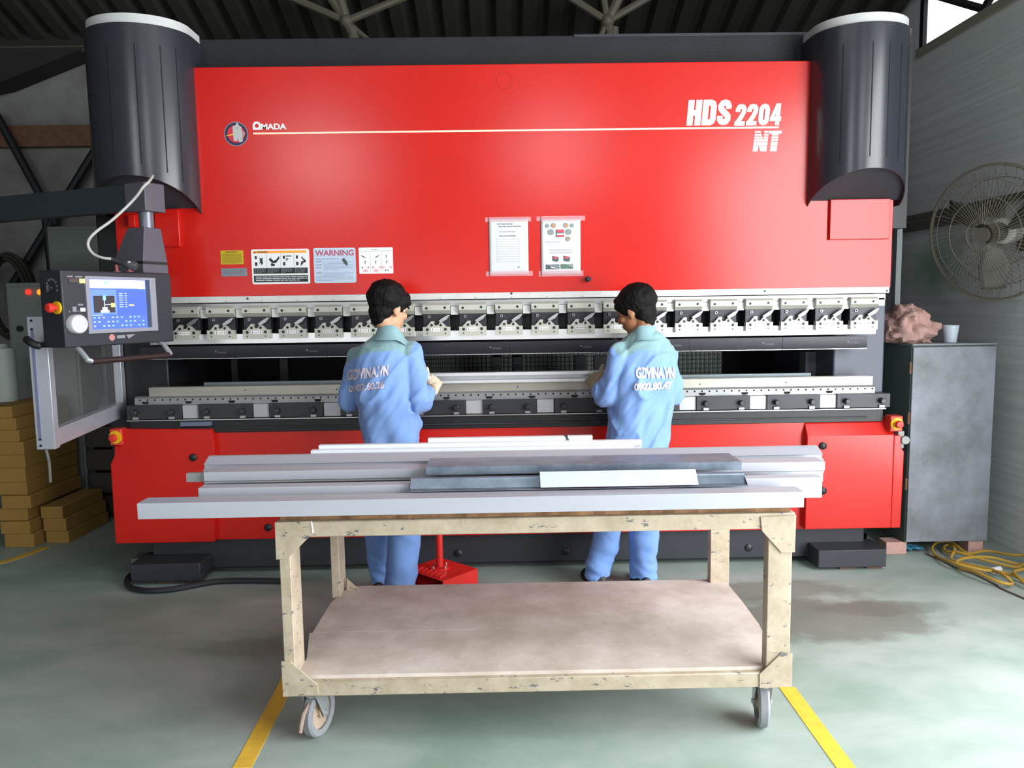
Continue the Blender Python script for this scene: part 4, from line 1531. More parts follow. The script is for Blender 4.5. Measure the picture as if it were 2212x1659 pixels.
hd_ = MB()
ha = [at(58, 733, 3.62), at(66, 740, 3.60), at(80, 746, 3.60), at(86, 746, 3.605)]
hd_.tube(smooth_path(ha, 4), .018, 12)
hd_.box(ha[2].x - .02, ha[2].x + .02, 3.60, 3.70, ha[2].z - .012, ha[2].z + .012)
hd_.build('pull_handle', BLACK, GF)
# short cable end hanging from the foot of the front post
MB().tube([(gf.x, 3.70, zlo), (gf.x + .01, 3.70, zlo - .06), (gf.x + .006, 3.705, zlo - .16)], .007, 8).build('cable_end', M('frayed_cable', (96, 96, 92), .7), GF)

# ================================================================== LEFT BACKGROUND: electrical cabinets, boxes, drum, sack
GREYGRN = M('cabinet_grey_green', (122, 130, 126), .6, var=.06, scale=4)


def cabinet(name, a, Y, depth, label, zfloor=0.0):
    X0, X1, Z0, Z1 = rect(*a, Y)
    t = thing(name, ((X0 + X1) / 2, Y, zfloor), label, 'cabinet')
    MB().box(X0, X1, Y, Y + depth, zfloor + .06, Z1).build('body', GREYGRN, t, bevel=.006)
    MB().box(X0 + .02, X1 - .02, Y - .012, Y, zfloor + .09, Z1 - .03).build('door', GREYGRN, t, bevel=.004)
    MB().box(X0 + .02, X1 - .02, Y + .02, Y + depth - .02, zfloor, zfloor + .06).build('plinth', BLACK, t)
    return t, X0, X1, Z1


c1, X0, X1, Z1 = cabinet('electrical_cabinet', (23, 610, 170, 900), 5.75, .30, 'grey-green electrical cabinet with glowing red and amber lamps')
for px, nm, colr in ((62, 'red_lamp', (255, 40, 30)), (87, 'amber_lamp', (255, 120, 30))):
    v = at(px, 631, 5.738)
    lm = MB().lathe([(.020, 0), (.020, -.010), (.014, -.018), (.003, -.021)], (v.x, 5.738, v.z), 18, 'y').build(nm, M(nm + '_glow', colr, .3, emit=2.2), c1)
v = at(43, 710, 5.73)
MB().cyl((v.x, 5.738, v.z), (v.x, 5.72, v.z), .022, seg=16).build('lock', BLACK, c1)
cabinet('tall_cabinet', (116, 488, 252, 900), 6.1, .38, 'plain tall grey cabinet behind the control box and guard')

KRAFT = M('kraft_cardboard', (158, 122, 60), .8, var=.08, scale=6)
KRAFTD = M('kraft_print', (150, 116, 56), .8)


def carton(a, Y, L_, label, skew=0.0):
    X0, X1, Z0, Z1 = rect(*a, Y)
    w2, h2 = X1 - X0, Z1 - Z0
    t = tag(MB().box(-w2 / 2, w2 / 2, 0, L_, 0, h2).build('cardboard_box', [KRAFT, KRAFTD], None, bevel=.004), label, 'cardboard box', 'long cardboard boxes stacked by the wall')
    t.location = ((X0 + X1) / 2, Y, Z0)
    t.rotation_euler = (0, 0, skew)
    return t, h2


tiers = [(1152, 1181, 5, 73), (1124, 1151, 0, 64), (1096, 1123, 0, 60), (1067, 1095, -2, 66), (1039, 1066, -6, 58), (1007, 1038, -8, 55), (978, 1006, -8, 54), (949, 977, -10, 51), (923, 948, -14, 41), (896, 922, -20, 34), (870, 895, -25, 25)]
YB1 = onz(40, 1181, 0).y
zc = 0.0
names = ['bottom box of the tall cardboard stack, resting on the floor', 'second box from the bottom of the tall cardboard stack', 'third box from the bottom of the tall cardboard stack',
         'fourth box from the bottom, sticking out widest above mid-stack', 'fifth box from the bottom of the tall cardboard stack', 'middle box of the tall cardboard stack, sixth from its bottom',
         'box fifth from the top of the tall cardboard stack', 'box fourth from the top of the tall cardboard stack', 'box third from the top of the tall cardboard stack',
         'box second from the top of the tall cardboard stack', 'topmost box of the tall stack, under the white canister']
for (ya, yb, xa_, xb_), nm in zip(tiers, names):
    t, h2 = carton((xb_ - 64, ya, xb_, yb), YB1 - (.02 if xb_ > 60 else 0), .60, nm, -.02)
    t.location.z = zc
    sz_ = (at(30, ya, YB1).z - at(30, yb, YB1).z) + .001
    zc += h2 + .0008
ZSTACK = zc
zc = 0
for (a, nm) in (((89, 1146, 139, 1172), 'bottom box of the short cardboard stack beside the tall one'), ((83, 1118, 133, 1145), 'middle box of the short cardboard stack beside the tall one'), ((68, 1098, 116, 1124), 'top box of the short cardboard stack, shifted sideways')):
    t, h2 = carton(a, YB1 + .06, .50, nm, -.03)
    t.location.z = zc
    t.location.x += .03 + (.03 if a[0] == 68 else 0)
    zc += h2 + .0008

v = at(14, 862, 5.35)
DR = thing('canister', (v.x, 5.35, ZSTACK), 'white plastic canister standing on the tall cardboard stack', 'canister')
r_ = at(33, 800, 5.35).x - v.x
zt = at(14, 752, 5.35).z
MB().lathe([(r_ * .97, 0), (r_, .015), (r_, zt - ZSTACK - .03), (r_ * .93, zt - ZSTACK)], (v.x, 5.35, ZSTACK), 28).build('body', M('canister_white', (176, 184, 178), .5, var=.04, scale=8), DR)
MB().lathe([(r_ * .5, zt - ZSTACK), (r_ * .5, zt - ZSTACK + .03)], (v.x, 5.35, ZSTACK), 20).build('lid', M('lid_grey', (150, 156, 152), .5), DR)


def lump(name, c, r, mat, parent=None, seed=1, amp=.25, scale=3.0, nu=40, nv=26, flat_z=None, fold=0.0):
    vs, fs = [], []
    c, r = Vector(c), Vector(r)
    for i in range(nv + 1):
        th = math.pi * i / nv
        for j in range(nu):
            ph = 2 * math.pi * j / nu
            d = Vector((math.sin(th) * math.cos(ph), math.sin(th) * math.sin(ph), math.cos(th)))
            s_ = 1 + amp * noise.noise(d * scale + Vector((seed * 7.1, 0, 0))) + fold * (abs(noise.noise(d * scale * 2.1 + Vector((0, seed * 3.3, 0)))) - .25)
            p_ = c + Vector((d.x * r.x, d.y * r.y, d.z * r.z)) * s_
            if flat_z is not None:
                p_.z = max(p_.z, flat_z)
            vs.append(p_)
    for i in range(nv):
        for j in range(nu):
            k = (j + 1) % nu
            fs.append((i * nu + j, (i + 1) * nu + j, (i + 1) * nu + k, i * nu + k))
    return MB().add(vs, fs).build(name, mat, parent, smooth=60)


# grey sack on a low crate behind the guard
v = at(190, 925, 5.9)
v.x = -2.90
CR = thing('crate', (v.x, 5.88, 0), 'low dark crate behind the clear guard, carrying a grey sack', 'crate')
ztop = at(190, 912, 5.9).z
crm = M('dark_crate_wood', (58, 54, 48), .8, var=.1, scale=9)
for i in range(4):
    MB().box(v.x - .2, v.x + .32, 5.73, 5.75, i * ztop / 4 + .01, (i + 1) * ztop / 4 - .01).build('side_slat', crm, CR, bevel=.003)
for sx in (-.19, .26):
    MB().box(v.x + sx, v.x + sx + .04, 5.75, 6.05, 0, ztop).build('corner_board', crm, CR, bevel=.003)
MB().box(v.x - .2, v.x + .32, 5.72, 6.06, ztop, ztop + .015).build('lid_board', crm, CR, bevel=.003)
tag(lump('sack', (v.x + .05, 5.89, ztop + .12), (.20, .13, .14), M('grey_sack', (120, 122, 132), .8, var=.1, scale=9), None, 3, .3, 2.2, flat_z=ztop + .0155, fold=.25), 'crumpled grey sack lying on the low dark crate', 'sack')
# coil of dark hose hanging at the far edge of the picture
v = at(-6, 640, 6.2)
HC = MB()
for i in range(5):
    rr = .30 + .02 * (i % 3)
    HC.tube([(v.x + rr * math.cos(2 * math.pi * k / 40) * .55, 6.3 + .03 * i, v.z + rr * math.sin(2 * math.pi * k / 40)) for k in range(40)], .016, 8, closed=True)
HCo = thing('hose_coil', (v.x, 6.3, v.z - .3), 'coil of dark hose hanging on the stained back wall', 'hose')
HC.build('coil', M('hose_olive', (58, 54, 44), .7), HCo)
MB().cyl((v.x, 6.25, v.z + .30), (v.x, 6.60, v.z + .30), .012, seg=10).build('wall_peg', DKSTEEL, HCo)

# ================================================================== RIGHT SIDE: steel cabinet, cloth, cup, fan, cables
bl0 = onz(1962, 1173, .075)
YCF = bl0.y
CX0, CX1 = at(1964, 960, YCF).x, at(2143, 950, YCF).x
CZ1 = at(2055, 746, YCF).z
SCN = thing('steel_cabinet', ((CX0 + CX1) / 2, YCF, .075), 'scuffed plain grey steel cabinet raised on wood blocks by the wall', 'cabinet')
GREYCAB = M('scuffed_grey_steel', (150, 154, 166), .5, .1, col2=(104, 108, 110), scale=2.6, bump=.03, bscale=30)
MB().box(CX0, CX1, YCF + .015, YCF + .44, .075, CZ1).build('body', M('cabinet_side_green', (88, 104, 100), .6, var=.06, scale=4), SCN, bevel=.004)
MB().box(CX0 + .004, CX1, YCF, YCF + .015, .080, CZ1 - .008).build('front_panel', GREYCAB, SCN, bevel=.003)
MB().box(CX0 - .004, CX1 + .004, YCF - .004, YCF + .445, CZ1, CZ1 + .012).build('top_plate', M('cabinet_top', (120, 124, 128), .5, var=.08, scale=5), SCN, bevel=.003)
for z_ in (.4, .8, 1.1):
    MB().cyl((CX0 - .004, YCF + .012, z_), (CX0 - .004, YCF + .012, z_ + .07), .007, seg=8).build('hinge', RUST, SCN)
for (x_, w_, y_, lab) in ((CX0 - .105, .125, YCF + .02, 'pinkish wood block under the near corner of the steel cabinet'), (CX1 - .10, .09, YCF + .02, 'small wood block under the cabinet corner next to the wall')):
    t = tag(MB().box(-w_ / 2, w_ / 2, 0, .10, 0, .0745).build('wood_block', BRICKPINK, None, bevel=.003), lab, 'wood block', 'wood blocks under the cabinet')
    t.location = (x_ + w_ / 2, y_, 0)
# blue rope end by the block
rp = onz(1968, 1188, .0)
m = MB()
for k in range(3):
    m.tube([(rp.x - .01 + .03 * math.cos(t_ * .7 + k * 2) + .005 * t_ * (k - .5), rp.y - .02 + .03 * math.sin(t_ * .8 + k), .012 + .018 * abs(math.sin(t_ * .9 + k))) for t_ in range(9)], .007, 8)
tag(m.build('rope', M('blue_nylon_rope', (50, 120, 150), .7), None), 'knotted blue rope end at the foot of the steel cabinet', 'rope')

# heap of pinkish cloth on the cabinet
q = at(1960, 742, YCF + .16)
CLO = M('pinkish_brown_cloth', (176, 140, 132), .9, var=.10, scale=8)
hw = (at(2018, 720, YCF + .16).x - at(1908, 720, YCF + .16).x) / 2
ztop = at(1960, 664, YCF + .16).z
ch = ztop - CZ1 - .012
cx_ = (at(2018, 720, YCF + .16).x + at(1908, 720, YCF + .16).x) / 2
vs, fs, nu, nv = [], [], 64, 36
for i in range(nv + 1):
    th = math.pi * i / nv
    for j in range(nu):
        ph = 2 * math.pi * j / nu
        d = Vector((math.sin(th) * math.cos(ph), math.sin(th) * math.sin(ph), math.cos(th)))
        s_ = 1 + .30 * noise.noise(d * 1.6 + Vector((11, 2, 5))) + .42 * (abs(noise.noise(d * 2.6 + Vector((3, 8, 1)))) - .2) + .16 * (abs(noise.noise(d * 6 + Vector((1, 5, 9)))) - .2)
        w2 = hw * (1.0 - .25 * max(0, d.z))
        p_ = Vector((cx_ + d.x * w2 * s_, YCF + .19 + d.y * .16 * s_, CZ1 + .012 + ch * .42 + d.z * ch * .60 * s_))
        p_.z = max(p_.z, CZ1 + .0125)
        p_.y = max(p_.y, YCF - .01)
        p_.x = min(max(p_.x, 2.325), cx_ + hw * 1.12)
        vs.append(p_)
for i in range(nv):
    for j in range(nu):
        k = (j + 1) % nu
        fs.append((i * nu + j, (i + 1) * nu + j, (i + 1) * nu + k, i * nu + k))
heap = MB().add(vs, fs).build('cloth_heap', CLO, None, smooth=50)
tag(heap, 'crumpled pinkish brown cloth heaped on top of the steel cabinet', 'cloth')
heap['kind'] = 'thing'
fl = MB()
fx0, fx1 = at(1896, 760, YCF + .1).x, at(1908, 750, YCF + .1).x
q = at(2039, 742, YCF + .13)
CUPM = M('frosted_cup_plastic', (186, 196, 210), .35, spec=.5)
rb, rt_ = (at(2052, 742, YCF + .13).x - at(2028, 742, YCF + .13).x) / 2, (at(2055, 704, YCF + .13).x - at(2023, 704, YCF + .13).x) / 2
hcup = at(2039, 703, YCF + .13).z - CZ1 - .012
cup = MB().lathe([(rb, 0), (rt_, hcup), (rt_ + .002, hcup + .002), (rt_ - .002, hcup + .001), (rb - .002, .003), (.001, .003)], (q.x + .02, YCF + .10, CZ1 + .0126), 28).build('plastic_cup', CUPM, None)
tag(cup, 'frosted plastic cup standing on the steel cabinet beside the cloth', 'cup')

# wall conduit, ledges and post
c0, c1_ = onx(1952, 475, XW - .04), onx(2212, 419, XW - .04)
m = MB().tube([(XW - .04, 6.5, c0.z), (XW - .04, 2.9, c0.z)], .022, 8)
z2 = onx(1990, 487, XW - .03).z
m.box(XW - .035, XW, 4.85, 6.5, z2 - .03, z2 + .03)
struct(m.build('trim_7', M('wall_pipe_brown', (112, 104, 96), .7)))
v = at(1942, 560, 5.0)
struct(MB().box(v.x - .017, v.x + .017, 5.0, 5.05, 0, 2.9).build('trim_8', M('duct_grey', (140, 146, 146), .6)))
for z_ in (1.7, 2.0, 2.3, 2.6):
    pass

# wall fan
fc = onx(2146, 503, 2.84)
FA = thing('wall_fan', (fc.x, fc.y, fc.z - .38), 'dusty round wall fan in a wire cage above the steel cabinet', 'fan')
ax = Vector((-.90, -.42, -.14)).normalized()
fu = ax.cross(Vector((0, 0, 1))).normalized()
fv = fu.cross(ax)
FR = .385
CAGE = M('dusty_cage_wire', (110, 104, 92), .6)


def fp(r, a, d):
    return fc + (fu * math.cos(a) + fv * math.sin(a)) * r + ax * d


cg = MB()
for r, d in ((FR, 0.0), (FR, .012), (FR * .80, .062), (FR * .55, .085), (FR * .25, .098), (FR * .80, -.062), (FR * .5, -.085)):
    cg.tube([fp(r, 2 * math.pi * i / 56, d) for i in range(56)], .0075 if r == FR else .0025, 6, closed=True)
for i in range(72):
    a = 2 * math.pi * i / 72
    cg.tube([fp(FR, a, 0), fp(FR * .92, a, .04), fp(FR * .7, a + .05, .074), fp(FR * .4, a + .10, .093), fp(FR * .16, a + .14, .10)], .0016, 4)
    if i % 2 == 0:
        cg.tube([fp(FR, a, 0), fp(FR * .92, a, -.04), fp(FR * .6, a - .05, -.08), fp(FR * .2, a - .1, -.095)], .0016, 4)
cg.build('wire_cage', CAGE, FA)
MB().cyl(fc + ax * .094, fc + ax * .104, FR * .11, seg=24).build('cage_badge', M('fan_badge', (96, 92, 84), .5), FA)
for k in range(3):
    bl = MB()
    rows = []
    for i in range(9):
        r = .07 + (FR * .86 - .07) * i / 8
        wid = .30 + .55 * math.sin(math.pi * min(1, i / 8 + .12)) * .8
        row = []
        for j in range(7):
            t = (j / 6 - .5) * wid
            row.append(fp(r, k * 2 * math.pi / 3 + .6 + t, -.02 + .08 * (j / 6 - .5)))
        rows.append(row)
    vs = [p_ for row in rows for p_ in row]
    fs = [(i * 7 + j, i * 7 + j + 1, (i + 1) * 7 + j + 1, (i + 1) * 7 + j) for i in range(8) for j in range(6)]
    ob = bl.add(vs, fs).build('fan_blade', M('fan_blade_grey', (92, 92, 86), .5), FA, recalc=False)
    md = ob.modifiers.new('thick', 'SOLIDIFY')
    md.thickness = .003
MB().cyl(fc - ax * .05, fc + ax * .04, .055, seg=20).build('hub', M('hub_dark', (70, 68, 62), .5), FA)
MB().tube([fc - ax * .05, fc - ax * .06, fc - ax * .17, fc - ax * .185], [.05, .075, .075, .05], 20).build('motor', M('motor_pale', (196, 196, 188), .4), FA)
wp = fc - ax * .17
m = MB().tube([wp, Vector((XW - .05, wp.y + .05, wp.z - .02)), Vector((XW - .003, wp.y + .06, wp.z - .02))], .022, 10)
m.box(XW - .012, XW - .001, wp.y - .02, wp.y + .14, wp.z - .12, wp.z + .08)
m.build('wall_bracket', CAGE, FA)

# extension cable in loose loops on the floor, with its white plug
ex = [onz(px, py, .012) for px, py in ((2225, 1262), (2170, 1244), (2120, 1240), (2060, 1228), (2026, 1206), (2013, 1192), (2024, 1180), (2054, 1182), (2090, 1198), (2130, 1196), (2180, 1207), (2218, 1214), (2200, 1228), (2150, 1222), (2110, 1214), (2070, 1205), (2043, 1195), (2040, 1186), (2052, 1186),
                                       (2062, 1198), (2055, 1212), (2092, 1226), (2140, 1240), (2170, 1256), (2186, 1262), (2178, 1268), (2150, 1264), (2105, 1247), (2075, 1232), (2066, 1220), (2090, 1214), (2140, 1216), (2195, 1222), (2220, 1232), (2190, 1244), (2195, 1256), (2222, 1272))]
for i, p_ in enumerate(ex):
    p_.z = .021 + .008 * (i % 4)
EXC = thing('extension_cable', (ex[5].x, ex[5].y, 0), 'tangled yellow extension cable with white plug on the floor', 'cable')
MB().tube(smooth_path(ex, 6), .0085, 8).build('cord', M('yellow_cord', (178, 140, 50), .6, var=.08, scale=10), EXC)
v = onz(2153, 1240, .0)
MB().cyl((v.x - .03, v.y - .01, .022), (v.x + .03, v.y + .02, .022), .020, .016, 14).build('plug', M('plug_white', (224, 224, 224), .5), EXC, bevel=.002)
c2 = [onz(px, py, .0055) for px, py in ((1999, 1196), (2030, 1208), (2065, 1226), (2105, 1240), (2150, 1262), (2165, 1272), (2230, 1300))]
tag(MB().tube(smooth_path(c2, 6), .005, 8).build('cable', M('thin_dark_cord', (96, 92, 78), .6), None), 'thin dark cord running out from under the yellow cable tangle', 'cable')

# black hose lying round the machine's near foot
hp = [onz(px, py, .018) for px, py in ((292, 1236), (278, 1246), (274, 1258), (285, 1270), (320, 1276), (370, 1273), (420, 1264), (470, 1256), (540, 1254), (640, 1256))]
tag(MB().tube(smooth_path(hp, 6), .016, 10).build('hose', M('black_hose', (36, 37, 44), .45), None), 'black hose curling on the floor around the machine foot', 'hose')

# foot pedal switch
z_ = .14
N0, E0, B0_ = onz(957, 1257, z_), onz(1031, 1230, z_), onz(942, 1203, z_)
B0_ = E0 + (B0_ - E0) * .9
W0 = N0 + (B0_ - E0)
FP = thing('foot_pedal', ((N0.x + B0_.x) / 2, (N0.y + B0_.y) / 2, 0), 'red foot pedal box with upright red pole on the floor', 'foot pedal')
PR = M('pedal_red', (214, 40, 34), .4, var=.03, scale=6)
pb = MB()
cor = [N0, E0, B0_, W0]
cen = (N0 + B0_) / 2
th = .004


def wallp(a, b, z0_, z1_):
    n = Vector((-(b - a).y, (b - a).x, 0)).normalized() * th
    pb.prism([(a.x, a.y), (b.x, b.y), (b.x + n.x, b.y + n.y), (a.x + n.x, a.y + n.y)], z0_, z1_, 'z')


wallp(N0, E0, 0, z_)
wallp(E0, B0_, 0, z_)
wallp(B0_, W0, 0, z_)
pb.prism([(c_.x, c_.y) for c_ in cor], z_, z_ + .004, 'z')
pb.prism([(N0.x, N0.y), (E0.x, E0.y), (B0_.x, B0_.y), (W0.x, W0.y)], 0, .01, 'z')
pb.build('hood', PR, FP, smooth=0)
u_ = (E0 - N0).normalized()
w_ = (W0 - N0).normalized()
for i in range(6):
    a = N0 + w_ * (.05 + .034 * i) + u_ * .02
    MB().tube([(a.x, a.y, z_ + .004), (a.x + u_.x * .04, a.y + u_.y * .04, z_ + .012)], .006, 6).build('grip_rib', PR, FP)
pc = onz(950, 1226, z_ + .004)
MB().cyl((pc.x, pc.y, z_ + .004), (pc.x, pc.y, z_ + .010), .058, seg=28).build('pole_flange', PR, FP, bevel=.001)
for i in range(4):
    a = math.pi / 4 + i * math.pi / 2
    MB().cyl((pc.x + .045 * math.cos(a), pc.y + .045 * math.sin(a), z_ + .010), (pc.x + .045 * math.cos(a), pc.y + .045 * math.sin(a), z_ + .022), .006, seg=8).build('flange_bolt', BRIGHT, FP)
MB().cyl((pc.x, pc.y, z_ + .010), (pc.x, pc.y, .62), .019, seg=20).build('pole', PR, FP)
MB().tube([(pc.x, pc.y, .62), (pc.x, pc.y, .635)], [.024, .020], 16).build('pole_cap', BLACK, FP)

# ================================================================== WORKPIECE held by the two men, on the die
z0 = at(1086, 825.5, YD).z + .0006
z1 = at(1100, 804, YD - .02).z
wx0, wx1 = at(820, 815, YD).x, at(1420, 815, YD).x
wk = MB().prism([(YD - .035, z0 + .016), (YD - .035, z0), (YD + .045, z0), (YD + .045, z1), (YD - .02, z1), (YD - .02, z1 - .018), (YD - .016, z1 - .018), (YD - .016, z1 - .004), (YD + .038, z1 - .004), (YD + .038, z0 + .004), (YD - .031, z0 + .004), (YD - .031, z0 + .016)], wx0, wx1, 'x')
wk = wk.build('workpiece', M('bright_sheet', (216, 218, 220), .30, .5, var=.03, scale=9), None, bevel=.0008, smooth=0)
tag(wk, 'long bright folded sheet held between the two workers on the press die', 'sheet metal channel')
zs0_, zs1_ = at(1086, 827, YP + .1).z, at(1086, 816, YP + .1).z
bsb = MB().box(at(440, 830, YP + .1).x, at(1752, 812, YP + .1).x, YP + .1, YP + .13, zs0_ - .12, zs1_).build('back_stop_bar', M('stop_bar_steel', (120, 130, 134), .35, .5, var=.06, scale=6), PB, bevel=.0015)

# ================================================================== CART
wc = onz(668, 1610, 0)
YF = wc.y - .03
YBK = onz(1150, 1276, .225).y
CT = thing('cart', (0, (YF + YBK) / 2, 0), 'chipped cream steel cart on casters carrying bent metal profiles', 'cart')
xl = (at(594, 1126, YF).x + at(611, 1500, YF).x) / 2
xr = (at(1720, 1112, YF).x + at(1709, 1483, YF).x) / 2
ztf = at(1156, 1118, YF).z
ztb = at(1156, 1152, YF).z
zlt, zlb = at(1156, 1463, YF).z, at(1156, 1495, YF).z
m = MB()
m.box(xl, xr, YF, YF + .045, ztb, ztf).box(xl, xr, YBK - .045, YBK, ztb, ztf)
m.box(xl, xl + .045, YF + .045, YBK - .045, ztb, ztf).box(xr - .045, xr, YF + .045, YBK - .045, ztb, ztf)
m.build('top_frame', CREAM, CT, bevel=.004)
m = MB()
m.box(xl + .01, xr - .01, YF, YF + .045, zlb, zlt).box(xl + .01, xr - .01, YBK - .045, YBK, zlb, zlt)
m.box(-.02, .02, YF + .045, YBK - .045, zlb, zlt)
m.build('lower_frame', CREAM, CT, bevel=.004)
for (a, b, ya, yb) in ((xl + .008, xl + .046, YF + .002, YF + .13), (xr - .092, xr - .008, YF + .002, YF + .048), (at(714, 1200, YBK - .13).x, at(732, 1200, YBK - .13).x, YBK - .132, YBK - .002), (at(1534, 1200, YBK - .045).x, at(1575, 1200, YBK - .045).x, YBK - .05, YBK - .002)):
    MB().box(a, b, ya, yb, zlb + .004, ztb).build('leg', CREAM, CT, bevel=.003)


def gusset(pts, y):
    v = [at(a, b, y) for a, b in pts]
    MB().prism([(p_.x, p_.z) for p_ in v], y - .005, y + .001).build('gusset', CREAM, CT, bevel=.001, smooth=0)


gusset(((594, 1128), (672, 1125), (677, 1150), (623, 1206), (597, 1208)), YF)
gusset(((1642, 1116), (1719, 1112), (1716, 1192), (1688, 1194), (1645, 1146)), YF)
gusset(((608, 1428), (628, 1428), (686, 1478), (688, 1499), (612, 1504)), YF)
gusset(((1711, 1410), (1686, 1411), (1640, 1455), (1640, 1485), (1709, 1482)), YF)
gusset(((749, 1249), (780, 1276), (749, 1276)), YBK - .05)
wsm = MB()
v = [at(a, b, YF) for a, b in ((672, 1125), (675, 1126), (679, 1150), (675.5, 1150))]
wsm.prism([(p_.x, p_.z) for p_ in v], YF - .0065, YF - .004)
wsm.build('weld_seam', WHITE, CT, smooth=0)
# worn plywood top board
PLY = M('worn_plywood', (172, 130, 92), .85, col2=(118, 84, 58), scale=12, bump=.2, bscale=60)
zbrd = ztf + .026
m = MB()
n = 44
fr = []
rnd = random.Random(5)
for i in range(n + 1):
    fr.append((xl + .012 + (xr - xl - .024) * i / n, YF + .016 + rnd.uniform(0, .010)))
m.prism(fr + [(xr - .012, YBK - .01), (xl + .012, YBK - .01)], ztf + .0005, zbrd, 'z')
m.build('top_board', PLY, CT, smooth=0)
SHELF = M('worn_shelf_board', (214, 202, 194), .75, col2=(184, 170, 158), scale=5, bump=.06, bscale=25)
zsh = zlt + .014
yseam = onz(1150, 1357, zsh).y
bk = [onz(a, b, zsh) for a, b in ((687, 1346), (714, 1303), (747, 1279), (1578, 1269), (1604, 1300), (1641, 1350), (1654, 1376), (1655, 1425))]
m = MB().prism([(xl + .045, YF + .02), (xr - .095, YF + .02), (bk[7].x, bk[7].y), (bk[6].x, bk[6].y), (bk[5].x, yseam - .002), (bk[0].x - .012, yseam - .002), (xl + .046, YF + .16)], zlt + .0005, zsh, 'z')
m.build('shelf_board', SHELF, CT, smooth=0)
m = MB().prism([(bk[0].x, yseam + .001), (bk[5].x, yseam + .001), (bk[4].x, bk[4].y), (bk[3].x, YBK - .002), (bk[2].x, YBK - .002), (bk[1].x, bk[1].y)], zlt + .0005, zsh, 'z')
m.build('shelf_board', SHELF, CT, smooth=0)
# pale scratches on the shelf
scr_ = MB()
rnd = random.Random(9)
for i in range(34):
    x_, y_ = rnd.uniform(xl + .25, xr - .15), YF + .03 + abs(rnd.gauss(0, .10))
    if y_ > yseam - .05:
        continue
    a, L_ = rnd.uniform(.5, 1.4), rnd.uniform(.01, .05)
    d = Vector((math.cos(a), math.sin(a), 0)) * L_
    t2 = Vector((-d.y, d.x, 0)).normalized() * .0009
    p_ = Vector((x_, y_, zsh + .0006))
    scr_.add([p_ - t2, p_ + d - t2 * .3, p_ + d + t2 * .3, p_ + t2], [(0, 1, 2, 3)])
scr_.build('scratch_marks', M('scratch_white', (232, 230, 226), .7), CT, recalc=False, smooth=0)

TYRE = M('caster_tyre_grey', (136, 138, 142), .7, var=.08, scale=20)
HUBM = M('caster_hub_tan', (178, 158, 138), .6, var=.08, scale=15)


def caster(cx, cy, ang, brake=True):
    """swivel caster at (cx, cy): plate, fork, wheel (with hub); ang turns the axle about the vertical."""
    R_, wd = .088, .040
    a = Vector((math.cos(ang), math.sin(ang), 0))          # axle direction
    f = Vector((-math.sin(ang), math.cos(ang), 0))         # trailing direction
    c = Vector((cx, cy, R_)) + f * .030
    fk = MB()
    fk.box(cx - .05, cx + .05, cy - .05, cy + .05, zlb - .008, zlb - .0005)
    fk.cyl((cx, cy, zlb - .008), (cx, cy, zlb - .030), .030, seg=20)
    for s in (-1, 1):
        o_ = a * (s * (wd / 2 + .008))
        k = a * (.003 * s)
        pts = [Vector((cx, cy, zlb - .022)) - f * .030, Vector((cx, cy, zlb - .022)) + f * .032, c + f * .024 + Vector((0, 0, .012)), c + f * .016 - Vector((0, 0, .016)), c - f * .008 - Vector((0, 0, .018))]
        q_ = [p_ + o_ for p_ in pts] + [p_ + o_ + k for p_ in pts]
        fk.add(q_, [(0, 1, 2, 3, 4), (9, 8, 7, 6, 5)] + [(i, i + 5, (i + 1) % 5 + 5, (i + 1) % 5) for i in range(5)])
    o_ = a * (wd / 2 + .011)
    pts = [Vector((cx, cy, zlb - .022)) - f * .030, Vector((cx, cy, zlb - .022)) + f * .032]
    fk.add([pts[0] - o_, pts[1] - o_, pts[1] + o_, pts[0] + o_] + [p_ + Vector((0, 0, -.003)) for p_ in (pts[0] - o_, pts[1] - o_, pts[1] + o_, pts[0] + o_)],
           [(0, 1, 2, 3), (7, 6, 5, 4), (0, 4, 5, 1), (1, 5, 6, 2), (2, 6, 7, 3), (3, 7, 4, 0)])
    fk.cyl(c - a * (wd / 2 + .016), c + a * (wd / 2 + .016), .009, seg=12)
    fo = fk.build('caster', M('caster_zinc', (178, 182, 184), .35, .5, var=.06, scale=20), CT, bevel=.0015, smooth=0)
    ty = MB()
    prof = [(R_ * .70, -wd / 2 + .004), (R_ * .93, -wd / 2), (R_, -wd / 2 + .008), (R_, wd / 2 - .008), (R_ * .93, wd / 2), (R_ * .70, wd / 2 - .004)]
    rings = []
    for r, h in prof:
        rings.append([c + a * h + (f * math.cos(2 * math.pi * j / 40) + Vector((0, 0, 1)) * math.sin(2 * math.pi * j / 40)) * r for j in range(40)])
    n_ = 40
    vs = [p_ for r in rings for p_ in r]
    fs = [(i * n_ + j, i * n_ + (j + 1) % n_, ((i + 1) % 6) * n_ + (j + 1) % n_, ((i + 1) % 6) * n_ + j) for i in range(6) for j in range(n_)]
    ty.add(vs, fs).build('tyre', TYRE, fo)
    hb = MB()
    hb.cyl(c - a * .006, c + a * .006, R_ * .71, seg=32)
    hb.cyl(c - a * (wd / 2), c + a * (wd / 2), .022, seg=20)
    for i in range(6):
        t = i * math.pi / 3
        d = f * math.cos(t) + Vector((0, 0, 1)) * math.sin(t)
        hb.tube([c + d * .02, c + d * R_ * .7], .009, 8)
    hb.build('hub', HUBM, fo)
    if brake:
        bp = MB()
        s0_ = Vector((cx, cy, zlb - .05)) - f * .03
        bp.tube([s0_, s0_ - f * .035 - Vector((0, 0, .02)), s0_ - f * .055 - Vector((0, 0, .055)), s0_ - f * .060 - Vector((0, 0, .075))], [.006, .008, .008, .007], 8)
        bp.build('brake_pedal', M('brake_rusty', (150, 128, 116), .7, var=.1, scale=20), fo)
    return fo


